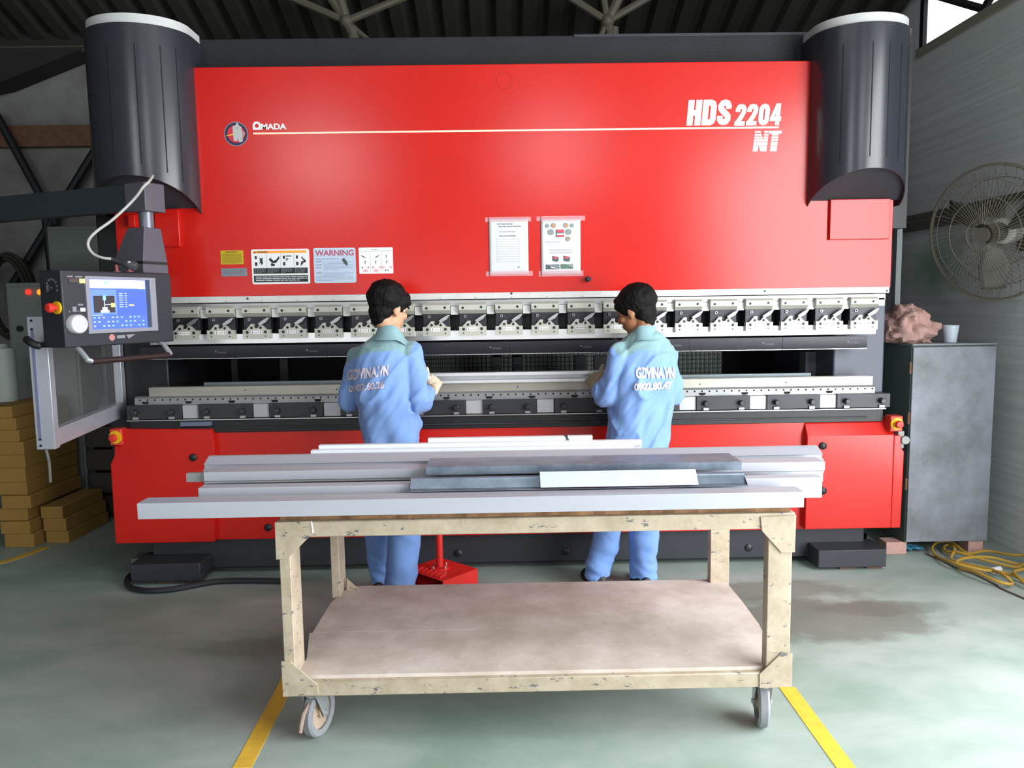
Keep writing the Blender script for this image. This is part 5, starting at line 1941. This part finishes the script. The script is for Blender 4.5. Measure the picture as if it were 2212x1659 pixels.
caster(xl + .085, YF + .075, math.radians(-18))
caster(xr - .075, YF + .075, math.radians(-11), False)
caster(xl + .085, YBK - .075, math.radians(-15), False)
caster(xr - .075, YBK - .075, math.radians(20), False)

# ================================================================== BENT METAL PROFILES lying across the cart
PALE = M('pale_coated_steel', (178, 181, 190), .42, .25, var=.03, scale=6, stretch=(.3, 3, 3))
WHITEP = M('white_coated_steel', (226, 230, 236), .42, .15, var=.02, scale=6)
GALV = M('galvanised_steel', (138, 150, 164), .36, .6, col2=(110, 122, 138), scale=14)
GALVB = M('bright_galvanised_steel', (204, 214, 224), .32, .25, var=.05, scale=16)
BG_ = 'bent metal profiles on the cart'


def shell(poly, t, closed=True):
    """thin-walled section from an open polyline of (y, z) points."""
    out = []
    n = len(poly)
    for i in range(n):
        p_ = Vector(poly[i])
        d0 = (p_ - Vector(poly[i - 1])).normalized() if i else None
        d1 = (Vector(poly[i + 1]) - p_).normalized() if i < n - 1 else None
        if d0 is None:
            nn = Vector((-d1.y, d1.x))
            out.append(p_ + nn * t)
        elif d1 is None:
            nn = Vector((-d0.y, d0.x))
            out.append(p_ + nn * t)
        else:
            n0, n1_ = Vector((-d0.y, d0.x)), Vector((-d1.y, d1.x))
            b = (n0 + n1_)
            b = b / max(.3, b.dot(n0))
            out.append(p_ + b * t)
    return [tuple(p_) for p_ in poly] + [tuple(p_) for p_ in reversed(out)]


def profile(name, sec, x0_, x1_, mat, label, bev=.001, slant=0.0):
    m_ = MB().prism(sec, x0_, x1_, 'x')
    if slant:
        zm_ = min(p_[1] for p_ in sec)
        m_.v = [Vector((p_.x + ((p_.z - zm_) * slant if p_.x > (x0_ + x1_) / 2 else 0), p_.y, p_.z)) for p_ in m_.v]
    return tag(m_.build(name, mat, None, bevel=bev, smooth=0), label, 'metal profile', BG_)


T = .0025
# a: long box channel at the front
ya = onz(1016, 1109.5, zbrd).y
za = at(1016, 1075, ya).z
yab = onz(1016, 1062.5, za).y
xa0, xa1 = at(296, 1096, ya).x, at(1737, 1078, ya).x
profile('metal_profile', shell([(yab, zbrd + .0005), (yab, za), (ya, za), (ya, zbrd + .0005), (yab - .02, zbrd + .0005)], T), xa0, xa1, PALE, 'longest grey box channel lying along the front edge of the cart')
# b: second channel behind it
yb_ = yab + .045
zb_t = at(1100, 1043, yb_).z
xb0, xb1 = at(428, 1060, yb_).x, at(1776, 1046, yb_).x
profile('metal_profile', shell([(yb_ + .055, zbrd + .0005), (yb_ + .055, zb_t), (yb_, zb_t), (yb_, zbrd + .0005), (yb_ + .045, zbrd + .0005)], T), xb0, xb1, PALE, 'grey channel just behind the longest one, partly under dark galvanised pieces')
# c: stepped channel
yc_ = yb_ + .135
zc_t = at(1100, 1009, yc_).z
zc_m = at(1100, 1028, yc_).z
xc0, xc1 = at(440, 1030, yc_).x, at(1782, 1010, yc_).x
profile('metal_profile', shell([(yc_ + .03, zbrd + .0005), (yc_ + .09, zbrd + .0005), (yc_ + .09, zc_t), (yc_, zc_t), (yc_, zc_m), (yc_ + .008, zc_m - .004), (yc_ + .008, zc_m - .010), (yc_ + .05, zc_m - .012)], T), xc0, xc1, PALE, 'grey stepped channel in mid-stack with a pointed sunlit end')
xs0 = at(411, 1023, yc_ + .06).x
zs_t, zs_b = at(425, 1007, yc_ + .03).z, at(425, 1040, yc_ + .03).z
profile('metal_profile', shell([(yc_ + .045, zc_t - .008), (yc_ + .020, zc_t - .008), (yc_ + .020, max(zs_b, zbrd + .012)), (yc_ + .045, max(zs_b, zbrd + .012))], T), xs0, xs0 + .62, M('dull_sheet', (150, 152, 154), .5, .3), 'small dull end piece poking out of the stepped channel')
# d: channel with a sloping back
yd_ = yc_ + .115
zd0, zd1 = at(1100, 993, yd_).z, at(1100, 974, yd_ + .06).z
xd0, xd1 = at(439, 1000, yd_).x, at(1778, 978, yd_).x
profile('metal_profile', shell([(yd_ + .072, zbrd + .0005), (yd_ + .072, zd1), (yd_ + .055, zd1), (yd_, zd0), (yd_ + .010, zd0 - .004), (yd_ + .010, zd0 - .014), (yd_ - .006, zd0 - .018), (yd_ - .006, zbrd + .0005), (yd_ + .05, zbrd + .0005)], T), xd0, xd1, PALE, 'grey channel with sloping upper face behind the galvanised tray')
# white thin channels at the back
ye = yd_ + .082
for (dy, a, b, ym, yb2, lab) in ((0.0, 671, 1369, 967.5, 978, 'lower of the two long white channels at the back of the cart'), (.034, 688, 1386, 956.5, 966.5, 'upper long white channel at the back, reaching the man with the pale back print'), (.068, 924, 1280, 944.5, 956, 'short white channel topmost on the pile with a dark strap')):
    y_ = ye + dy
    zt_2 = at((a + b) / 2, ym, y_).z
    x0_, x1_ = at(a, ym + 5, y_).x, at(b, ym, y_).x
    o_ = profile('metal_profile', shell([(y_ + .028, zbrd + .0005), (y_ + .028, zt_2), (y_, zt_2), (y_, zt_2 - .022), (y_ + .006, zt_2 - .022), (y_ + .006, zbrd + .0005), (y_ + .024, zbrd + .0005)], T), x0_, x1_, WHITEP, lab, .0008)
    if dy == .068:
        sx = at(1229, 948, y_).x
        st = MB().prism([(sx - .016, zt_2 + .002), (sx - .006, zt_2 + .002), (sx + .004, zt_2 - .024), (sx - .004, zt_2 - .024)], y_ - .003, y_ - .0005)
        st.box(sx - .016, sx - .006, y_ - .003, y_ + .030, zt_2 + .0005, zt_2 + .002)
        st.build('strap', M('dark_strap', (40, 60, 62), .6), o_, smooth=0)
# galvanised pieces on top
zg = zd0 + .016
yg0 = onz(1260, 1003, zg).y
yg1 = onz(1260, 984, zg).y
zgl = at(1260, 1021, yg0).z
xg0, xg1 = at(919, 1000, yg0).x, at(1603, 990, yg0).x
profile('metal_profile', shell([(yg1, zg - .012), (yg1, zg), (yg0, zg), (yg0, zgl)], .002), xg0, xg1, GALV, 'widest dark galvanised tray lying on top of the grey channels', slant=0)
yh1 = yb_ - .004
zh = at(1245, 1026, yh1 + .02).z
zh0 = at(1245, 1058, yh1 - .05).z
zh0 = max(zh0, zb_t - .028)
xh0, xh1 = at(886, 1032, yh1).x, at(1608, 1022, yh1).x
profile('metal_profile', shell([(yh1 + .025, zh), (yh1 + .004, zh), (yh1 + .002, zh - .006), (yh1 - .022, zh0 + .006), (yh1 - .044, za + .006)], .002), xh0, xh1, GALV, 'dark galvanised angle with thin bright lip in front of the tray')
yi0, yi1 = yh1 - .052, yh1 - .004
zi0, zi1 = za + .012, zh + .014
zi0 = max(at(1335, 1050, yi0).z, za + .014)
zi1 = at(1335, 1016, yi1).z
xi0, xi1 = at(1166, 1035, yi1).x, at(1502, 1030, yi1).x
profile('metal_profile', shell([(yi1, zi1), (yi0, zi0)], .002), xi0, xi1, GALVB, 'short bright shiny plate leaning on the front of the pile', .0005)

# ================================================================== THE TWO WORKERS
RCT = RC.transposed()


def px_of(p):
    q = RCT @ (Vector(p) - CAM)
    return CX + F * q.x / -q.z, CY - F * q.y / -q.z


def fuse(mb, voxel, smooth_it=4):
    """one continuous surface from overlapping closed pieces; returns mesh data."""
    me = bpy.data.meshes.new('fuse')
    me.from_pydata([tuple(p) for p in mb.v], [], mb.f)
    import bmesh
    bm = bmesh.new()
    bm.from_mesh(me)
    bmesh.ops.recalc_face_normals(bm, faces=bm.faces[:])
    bm.to_mesh(me)
    bm.free()
    o = bpy.data.objects.new('fuse', me)
    COL.objects.link(o)
    r = o.modifiers.new('r', 'REMESH')
    r.mode = 'VOXEL'
    r.voxel_size = voxel
    s = o.modifiers.new('s', 'SMOOTH')
    s.factor, s.iterations = 0.5, smooth_it
    bpy.context.view_layer.update()
    out = bpy.data.meshes.new_from_object(o.evaluated_get(bpy.context.evaluated_depsgraph_get()))
    bpy.data.objects.remove(o)
    bpy.data.meshes.remove(me)
    return out


def place(me, name, mat, parent, smooth=60):
    off = top_of(parent).location
    for v in me.vertices:
        v.co -= off
    me.materials.clear()
    for m in (mat if isinstance(mat, (list, tuple)) else [mat]):
        me.materials.append(m)
    me.update()
    return finish(me, name, parent, smooth=smooth)


def limb(mb, pts, rs, seg=16):
    pts = [Vector(p) for p in pts]
    mb.tube(pts, list(rs), seg)
    for p, r in zip(pts, rs):
        mb.ball(p, r, 14, 9)


def hand_frame(wrist, d, back):
    d = Vector(d).normalized()
    n = Vector(back)
    n = (n - d * n.dot(d)).normalized()
    return Vector(wrist), d, n


def hand(mb, wrist, d, back, side, grow=0.0, curl=(.5, .7, .4), thumb_dir=None):
    """palm, four jointed fingers and a thumb; side = +1 when the thumb lies along n x d."""
    w, d, n = hand_frame(wrist, d, back)
    s = n.cross(d) * side
    limb(mb, [w - d * .03, w + d * .012], [.024 + grow, .025 + grow])
    offs = (.029, .010, -.010, -.028)
    lens = ((.043, .026, .020), (.047, .030, .022), (.043, .028, .021), (.034, .021, .018))
    for k in range(4):
        base = w + s * offs[k] * .55 + d * .012
        kn = w + s * offs[k] + d * (.088 - .006 * abs(k - 1))
        limb(mb, [base, kn], [.0165 + grow, .0125 + grow], 10)
        p, a = kn, .15
        for j in range(3):
            a += curl[j] * (1 + .08 * k)
            q = p + (d * math.cos(a) - n * math.sin(a) + s * (.10 - .07 * k) * .4).normalized() * lens[k][j]
            limb(mb, [p, q], [.0098 - .0009 * j + grow, .0090 - .0009 * j + grow], 10)
            p = q
    td = Vector(thumb_dir).normalized() if thumb_dir is not None else (d * .75 + s * .65 - n * .25).normalized()
    t0 = w + s * .022 + d * .018
    t1 = t0 + (s * .55 + d * .55 - n * .1).normalized() * .038
    t2 = t1 + td * .034
    t3 = t2 + (td - n * .25).normalized() * .026
    limb(mb, [t0, t1, t2, t3], [.018 + grow, .0145 + grow, .0115 + grow, .0098 + grow], 12)


SKIN_ = {}


def worker(name_label, sp):
    feet = [at(*p) for p in sp['ankle']]
    root = Vector(((feet[0].x + feet[1].x) / 2, (feet[0].y + feet[1].y) / 2, 0))
    t = thing('person', root, name_label, 'person')
    skin = sp['skin']
    yaw = sp['yaw']
    right = Vector((math.cos(yaw), -math.sin(yaw), 0))
    fwd = Vector((math.sin(yaw), math.cos(yaw), 0))
    sh = [at(*p) for p in sp['shoulder']]
    el = [at(*p) for p in sp['elbow']]
    wr = [at(*p) for p in sp['wrist']]
    hip = [at(*p) for p in sp['hip']]
    kn = [at(*p) for p in sp['knee']]
    an = feet
    hc = at(*sp['head'])
    nb = at(*sp['neck'])
    # ---- head frame
    ha, hp = sp['turn'], sp['nod']
    hf = Vector((math.sin(ha) * math.cos(hp), math.cos(ha) * math.cos(hp), -math.sin(hp)))
    hs = hf.cross(Vector((0, 0, 1))).normalized()
    hu = hs.cross(hf)
    HR = Matrix((hs, hf, hu)).transposed()
    hq = lambda x, y, z: hc + HR @ Vector((x, y, z))
    # ---- body: torso, limbs, neck, head, hands as one surface
    b = MB()
    hipc = (hip[0] + hip[1]) / 2
    shc = (sh[0] + sh[1]) / 2
    rings = []
    for k, (u, rx, ry) in enumerate(((-.06, .120, .080), (.08, .126, .085), (.3, .112, .075), (.55, .128, .082), (.8, .135, .085), (.95, .115, .070), (1.08, .06, .05))):
        c = hipc + (shc - hipc) * u
        rings.append([c + right * (rx * math.cos(2 * math.pi * j / 24)) + fwd * (ry * math.sin(2 * math.pi * j / 24)) for j in range(24)])
    b.loft(rings)
    limb(b, [shc + Vector((0, 0, -.02)), nb, hq(0, -.03, -.07)], [.065, .054, .052])
    for i in (0, 1):
        limb(b, [sh[i], sh[i].lerp(el[i], .5), el[i], el[i].lerp(wr[i], .45), wr[i]], [.040, .037, .033, .032, .025])
        limb(b, [hip[i], hip[i].lerp(kn[i], .5), kn[i], kn[i].lerp(an[i], .35), an[i]], [.080, .068, .050, .048, .034])
        fd = Vector(sp['footdir'][i]).normalized()
        limb(b, [an[i] - fd * .03 + Vector((0, 0, .035 - an[i].z)), an[i] + fd * .10 + Vector((0, 0, .032 - an[i].z)), an[i] + fd * .145 + Vector((0, 0, .026 - an[i].z))], [.030, .028, .018])
        limb(b, [an[i], an[i] - fd * .025 + Vector((0, 0, .035 - an[i].z))], [.034, .030])
        hand(b, wr[i], sp['hdir'][i], sp['hback'][i], sp['hside'][i], 0, sp['curl'][i], sp['thumb'][i])
    b.ball(hq(0, -.012, .020), (.074, .092, .086), 28, 18, HR)
    b.ball(hq(0, .030, -.045), (.060, .062, .074), 24, 16, HR)
    b.ball(hq(0, .060, -.098), (.030, .026, .022), 14, 10, HR)
    b.ball(hq(0, .076, .010), (.050, .018, .014), 16, 10, HR)
    limb(b, [hq(0, .088, .000), hq(0, .104, -.030)], [.009, .0125], 10)
    b.ball(hq(.011, .096, -.034), .009, 10, 7)
    b.ball(hq(-.011, .096, -.034), .009, 10, 7)
    b.ball(hq(0, .088, -.062), (.024, .012, .007), 12, 8, HR)
    b.ball(hq(0, .086, -.074), (.020, .012, .007), 12, 8, HR)
    for s in (-1, 1):
        b.ball(hq(s * .042, .064, -.030), (.024, .022, .020), 12, 8, HR)
        ex = Matrix.Rotation(s * -.45, 3, 'Z')
        b.ball(hq(s * .077, -.004, -.018), (.009, .020, .031), 14, 10, HR @ ex)
        b.ball(hq(s * .073, .006, -.044), (.009, .010, .012), 10, 8, HR)
    body = place(fuse(b, .0055, 3), 'body', skin, t)
    for s in (-1, 1):
        ey = MB().ball(hq(s * .032, .0615, -.004), (.0115, .0115, .009), 14, 10, HR)
        ey.build('eye', M('eye_white', (226, 222, 214), .3), body)
    # ---- hair: full crop over crown, back and nape, fringe and short sideburns
    hm = MB()
    hm.ball(hq(0, -.026, .036), (.097, .110, .096), 36, 24, HR)
    hm.ball(hq(0, -.046, -.034), (.071, .058, .066), 28, 18, HR)
    hm.ball(hq(0, -.046, -.076), (.050, .036, .044), 24, 16, HR)
    hm.ball(hq(0, .054, .066), (.066, .034, .034), 24, 16, HR)
    for s in (-1, 1):
        hm.ball(hq(s * .064, .034, .038), (.022, .044, .032), 18, 12, HR)
        hm.ball(hq(s * .070, .032, .002), (.010, .013, .028), 14, 10, HR)
    for k in range(9):
        u = (k - 4) / 4
        hm.ball(hq(u * .056, .080 - .016 * u * u, .040 - .012 * ((k * 7) % 3) / 2), (.012, .010, .020), 10, 8, HR)
    hme = fuse(hm, .0055, 4)
    hme.update()
    hn = [v.normal.copy() for v in hme.vertices]
    for v, n in zip(hme.vertices, hn):
        q = HR.transposed() @ (v.co - hc)
        v.co = v.co + n * (.0035 * noise.noise(Vector((q.x * 90, q.y * 90, q.z * 26)) + Vector((sp['seed'], 0, 0))) + .005 * noise.noise(q * 26 + Vector((0, sp['seed'], 0))))
    place(hme, 'hair', M('black_hair', (9, 8, 8), .65, var=.25, scale=40, stretch=(6, 6, 1), bump=.25, bscale=160, spec=.2), t, smooth=70)
    # ---- shirt
    m = MB()
    rings = []
    for (py, a, c, dep, yy) in sp['torso']:
        p, q = at(a, py, yy), at(c, py, yy)
        o_ = (p + q) / 2
        rx = (q - p).length / 2
        ring = []
        for j in range(36):
            tt = 2 * math.pi * j / 36
            cu, su = math.cos(tt), math.sin(tt)
            pw2 = .80 if py > 790 else 1.0
            ring.append(o_ + right * (rx * math.copysign(abs(cu) ** pw2, cu)) + fwd * (dep * math.copysign(abs(su) ** pw2, su)))
        rings.append(ring)
    m.loft(rings)
    for i in (0, 1):
        e2 = el[i].lerp(wr[i], sp['cuff'][i])
        r1, r2, r3 = sp['sleeve'][i]
        limb(m, [sh[i].lerp(shc, .35) + Vector((0, 0, -.005)), sh[i], sh[i].lerp(el[i], .5), el[i]], [r1 * .8, r1, r2, r3], 22)
        ce = el[i].lerp(e2, 1.0)
        m.tube([el[i], el[i].lerp(ce, .5), ce], [r3, r3 * .98, r3 * .95], 22)
        # turned-up cuff
        m.tube([el[i].lerp(ce, .42), el[i].lerp(ce, .46), ce, ce + (ce - el[i]).normalized() * .003], [r3 * .98, r3 * 1.14, r3 * 1.10, r3 * .96], 22)
    me = fuse(m, .0075, 3)
    me.update()
    nrm = [v.normal.copy() for v in me.vertices]
    zt_, zb_2 = rings[0][0].z, rings[-1][0].z
    sd = sp['seed']
    for v, n in zip(me.vertices, nrm):
        p = v.co
        q = p - root
        w1 = noise.noise(Vector((q.x * 9 + q.z * 4, q.y * 9, q.z * 3.2)) + Vector((sd, 0, 0)))
        w2 = noise.noise(Vector((q.x * 20 - q.z * 9, q.y * 20, q.z * 8)) + Vector((0, sd, 0)))
        rdg = 1 - abs(noise.noise(Vector((q.x * 7 - q.z * 5, q.y * 7, q.z * 4.5)) + Vector((sd, sd, 3)))) * 2
        amp = .35 + .65 * min(1, max(0, (zt_ - p.z) / .28))
        w3 = noise.noise(Vector((q.x * 34 - q.z * 22, q.y * 34, q.z * 12)) + Vector((sd, 2, sd)))
        v.co = p + n * amp * (.014 * w1 + .010 * w2 + .0045 * w3 + .018 * max(0, rdg) ** 3 - .003) if amp * (.014 * w1 + .010 * w2 + .0045 * w3 + .018 * max(0, rdg) ** 3 - .003) > -.008 else p - n * .008
    at_ = me.attributes.new('yoke', 'FLOAT', 'POINT')
    bl = sp['yoke']
    vals = []
    for v in me.vertices:
        x_, y_ = px_of(v.co)
        x_ = min(max(x_, bl[0][0]), bl[-1][0])
        for (a0, t0), (a1, t1) in zip(bl, bl[1:]):
            if a0 <= x_ <= a1:
                lim = t0 + (t1 - t0) * (x_ - a0) / (a1 - a0)
        vals.append(max(0, min(1, (lim - y_) / 3 + .5)))
    at_.data.foreach_set('value', vals)
    shirt_bvh = BVHTree.FromPolygons([v.co.copy() for v in me.vertices], [list(p.vertices) for p in me.polygons])
    shirt = place(me, 'shirt', SHIRTM, t)
    # collar
    cl = MB()
    c0 = nb + Vector((0, 0, sp['collar'][1]))
    rings = []
    for (dz, r, yy) in ((-.040, .100, -.004), (-.022, .086, 0), (.002, .074, 0), (.030, .066, .006), (.033, .063, .006), (.028, .060, .006), (-.02, .066, 0)):
        rings.append([c0 + Vector((0, 0, dz)) + right * (r * math.cos(2 * math.pi * j / 32)) + fwd * (r * 1.02 * math.sin(2 * math.pi * j / 32) + yy) + Vector((0, 0, -.062 * max(0, math.sin(2 * math.pi * j / 32 + sp['collar'][0]) + .15))) for j in range(32)])
    cl.loft(rings, caps=False)
    cl.build('collar', M('collar_teal_cloth', (132, 166, 172), .85, var=.05, scale=20), shirt)
    # lettering printed across the back
    lt = MB()
    for body_t, (x0, y0, x1, y1, h) in sp['print']:
        uv, f2 = text_mesh(body_t, .048, 0.0, .97)
        pts = []
        for u, v in uv:
            px, py = x0 + (x1 - x0) * u, y0 + (y1 - y0) * u - h * v
            d = ray(px, py)
            hit = shirt_bvh.ray_cast(CAM, d.normalized())
            base = hit[0] if hit[0] is not None else at(px, py, sp['head'][2] - .1)
            pts.append(base - d.normalized() * .006)
        lt.add(pts, f2)
    lt.build('back_lettering', M(sp['inkname'], sp['ink'], .7), shirt, recalc=False, smooth=0)
    # ---- trousers
    m = MB()
    rings = []
    for (py, a, c, dep, yy) in sp['pelvis']:
        p, q = at(a, py, yy), at(c, py, yy)
        o_ = (p + q) / 2
        rx = (q - p).length / 2
        rings.append([o_ + right * (rx * math.cos(2 * math.pi * j / 32)) + fwd * (dep * math.sin(2 * math.pi * j / 32)) for j in range(32)])
    m.loft(rings)
    for i in (0, 1):
        r1, r2, r3 = sp['leg'][i]
        hem = Vector((an[i].x, an[i].y, .055))
        limb(m, [hip[i] - Vector((0, 0, .02)), hip[i].lerp(kn[i], .55), kn[i], kn[i].lerp(an[i], .5)], [r1, r1 * .95, r2, r2 * .96], 22)
        m.tube([kn[i].lerp(an[i], .5), an[i] + Vector((0, 0, .06)), an[i] + Vector((0, 0, .02)), hem], [r2 * .96, r3, r3 * 1.05, r3 * 1.0], 22)
    me = fuse(m, .0085, 3)
    me.update()
    nrm = [v.normal.copy() for v in me.vertices]
    for v, n in zip(me.vertices, nrm):
        q = v.co - root
        low = max(0, 1 - v.co.z / .28)
        w1 = noise.noise(Vector((q.x * 10 + q.z * 3, q.y * 10, q.z * 4)) + Vector((sd + 5, 0, 0)))
        w2 = noise.noise(Vector((q.x * 7, q.y * 7, q.z * 26 + q.x * 12)) + Vector((0, sd + 8, 0)))
        w3 = noise.noise(Vector((q.x * 9 + q.z * 8, q.y * 9, q.z * 9)) + Vector((sd, 8, 0)))
        v.co = v.co + n * (.013 * w1 + .020 * low * w2 + .012 * max(0, w3))
    place(me, 'trousers', TROUM, t)
    for i in (0, 1):
        fd = Vector(sp['footdir'][i]).normalized()
        sd_ = Vector((fd.y, -fd.x, 0))
        g = Vector((an[i].x, an[i].y, 0))
        up = MB()
        rings = []
        for (u, w, h) in ((-.085, .012, .05), (-.075, .032, .075), (-.03, .040, .085), (.03, .043, .078), (.09, .049, .062), (.14, .046, .050), (.175, .032, .040), (.188, .010, .028)):
            rings.append([g + fd * u + sd_ * (w * math.cos(a)) + Vector((0, 0, .018 + (h - .018) * max(0, math.sin(a)) if math.sin(a) > 0 else .018)) for a in [2 * math.pi * j / 20 for j in range(20)]])
        up.loft(rings)
        shoe = up.build('shoe', M('black_shoe', (24, 24, 26), .5, var=.1, scale=12), t)
        so = MB()
        so.loft([[g + fd * u + sd_ * (w * math.cos(a)) + Vector((0, 0, .0185 if math.sin(a) > 0 else .001)) for a in [2 * math.pi * j / 20 for j in range(20)]] for (u, w) in ((-.090, .016), (-.078, .038), (-.03, .044), (.03, .047), (.09, .053), (.14, .050), (.18, .034), (.195, .012))])
        so.build('sole', M('shoe_sole', (44, 42, 40), .7), shoe)
        # ---- knitted glove
        gm = MB()
        hand(gm, wr[i], sp['hdir'][i], sp['hback'][i], sp['hside'][i], .0026, sp['curl'][i], sp['thumb'][i])
        w, d, n = hand_frame(wr[i], sp['hdir'][i], sp['hback'][i])
        gm.tube([w - d * .030, w - d * .026, w + d * .01], [.030, .033, .029], 18)
        me = fuse(gm, .0042, 2)
        place(me, 'glove', sp['glove'], t)
    return t


def shirt_material():
    m = bpy.data.materials.new('two_tone_work_shirt')
    m.use_nodes = True
    nt = m.node_tree
    b = nt.nodes['Principled BSDF']
    a = nt.nodes.new('ShaderNodeAttribute')
    a.attribute_name = 'yoke'
    mx = nt.nodes.new('ShaderNodeMix')
    mx.data_type = 'RGBA'
    mx.inputs[6].default_value = (*lin((124, 158, 214)), 1)
    mx.inputs[7].default_value = (*lin((128, 160, 164)), 1)
    nt.links.new(a.outputs['Fac'], mx.inputs['Factor'])
    nt.links.new(mx.outputs[2], b.inputs['Base Color'])
    b.inputs['Roughness'].default_value = .85
    b.inputs['Specular IOR Level'].default_value = .2
    b.inputs['Sheen Weight'].default_value = .15
    n = nt.nodes.new('ShaderNodeTexNoise')
    n.inputs['Scale'].default_value = 500
    tc = nt.nodes.new('ShaderNodeTexCoord')
    nt.links.new(tc.outputs['Object'], n.inputs['Vector'])
    bp = nt.nodes.new('ShaderNodeBump')
    bp.inputs['Strength'].default_value = .08
    bp.inputs['Distance'].default_value = .002
    nt.links.new(n.outputs['Fac'], bp.inputs['Height'])
    nt.links.new(bp.outputs['Normal'], b.inputs['Normal'])
    return m


SHIRTM = shirt_material()
TROUM = M('blue_work_trousers', (118, 152, 212), .85, var=.05, scale=8, bump=.05, bscale=300, spec=.2)

worker('person in light blue shirt with bent right arm, head bowed towards right, at the machine', dict(
    seed=2.3, yaw=.22, turn=.84, nod=.32, skin=M('skin_light_tan', (198, 150, 118), .55, var=.05, scale=12), head=(842, 662, 4.03), neck=(845, 716, 4.00),
    shoulder=((772, 772, 4.06), (888, 764, 3.98)), elbow=((757, 866, 4.08), (905, 868, 3.97)), wrist=((805, 850, 4.22), (936, 839, 4.22)),
    hip=((828, 966, 4.02), (868, 966, 4.0)), knee=((816, 1118, 4.08), (875, 1118, 3.92)), ankle=((824, 1262, 4.10), (866, 1280, 3.84)),
    footdir=((.05, 1, 0), (-.06, 1, 0)), hdir=((.15, 1, .1), (.10, .80, .45)), hback=((0, 0, 1), (.55, -.35, .6)), hside=(-1, 1), curl=((.5, .8, .5), (.75, .9, .6)),
    thumb=(None, (.05, .25, 1)), cuff=(.45, .42), sleeve=((.060, .056, .050), (.062, .061, .053)),
    torso=((711, 826, 862, .055, 4.00), (720, 813, 868, .072, 4.00), (735, 792, 880, .088, 4.01), (752, 768, 893, .105, 4.01), (775, 757, 900, .120, 4.01), (805, 756, 898, .125, 4.01), (850, 764, 895, .122, 4.01), (900, 776, 903, .118, 4.01), (935, 781, 906, .118, 4.01), (950, 784, 908, .112, 4.01), (957, 790, 902, .098, 4.01)),
    yoke=((735, 792), (748, 784), (790, 762), (858, 757), (872, 767), (884, 771), (893, 746), (905, 730)),
    print=(('GDVINA.VN', (750, 823, 840, 812, 24)), ('0902.60.26', (753, 849, 830, 839, 17))), inkname='back_print_pale_pink', ink=(208, 200, 212), collar=(.75, .0),
    pelvis=((948, 788, 904, .10, 4.01), (965, 786, 906, .108, 4.01), (1000, 785, 908, .115, 4.01), (1035, 788, 908, .108, 4.02)), leg=((.082, .072, .056), (.092, .086, .078)), glove=M('white_knit_glove', (214, 200, 178), .9, var=.05, scale=60, bump=.3, bscale=400)))

worker('person in light blue shirt with left sleeve rolled, bright white back print, head turned left', dict(
    seed=6.1, yaw=-.22, turn=-1.02, nod=.40, skin=M('skin_brown_tan', (156, 104, 70), .55, var=.05, scale=12), head=(1371, 668, 4.10), neck=(1388, 716, 4.08),
    shoulder=((1340, 764, 4.05), (1441, 771, 4.12)), elbow=((1312, 860, 4.06), (1455, 850, 4.16)), wrist=((1285, 830, 4.215), (1410, 822, 4.20)),
    hip=((1358, 966, 4.08), (1402, 966, 4.09)), knee=((1318, 1112, 4.12), (1392, 1114, 4.10)), ankle=((1291, 1250, 4.14), (1390, 1256, 4.10)),
    footdir=((-.25, 1, 0), (-.05, 1, 0)), hdir=((-.10, .85, .35), (-.1, 1, .1)), hback=((-.55, -.3, .6), (0, 0, 1)), hside=(-1, 1), curl=((.75, .9, .6), (.5, .8, .5)),
    thumb=((.15, .35, .8), None), cuff=(.55, .4), sleeve=((.062, .060, .053), (.057, .055, .050)),
    torso=((709, 1372, 1413, .055, 4.08), (720, 1360, 1424, .074, 4.08), (733, 1345, 1440, .090, 4.09), (750, 1331, 1456, .106, 4.09), (775, 1326, 1464, .120, 4.09), (805, 1324, 1462, .125, 4.09), (850, 1320, 1456, .122, 4.09), (900, 1316, 1449, .118, 4.09), (940, 1312, 1444, .115, 4.09), (968, 1310, 1443, .112, 4.09), (990, 1311, 1443, .108, 4.09)),
    yoke=((1300, 744), (1318, 745), (1332, 762), (1345, 777), (1360, 769), (1372, 758), (1440, 757), (1475, 768)),
    print=(('GDVINA.VN', (1374, 818, 1457, 818, 25)), ('0902.80.47', (1370, 845, 1452, 841, 17))), inkname='back_print_white', ink=(240, 238, 244), collar=(-.75, .0),
    pelvis=((955, 1313, 1441, .104, 4.09), (975, 1312, 1442, .108, 4.09), (1005, 1312, 1440, .112, 4.09), (1035, 1314, 1438, .106, 4.10)), leg=((.086, .076, .070), (.090, .082, .068)), glove=M('soiled_knit_glove', (150, 138, 116), .9, var=.12, scale=40, bump=.3, bscale=400)))
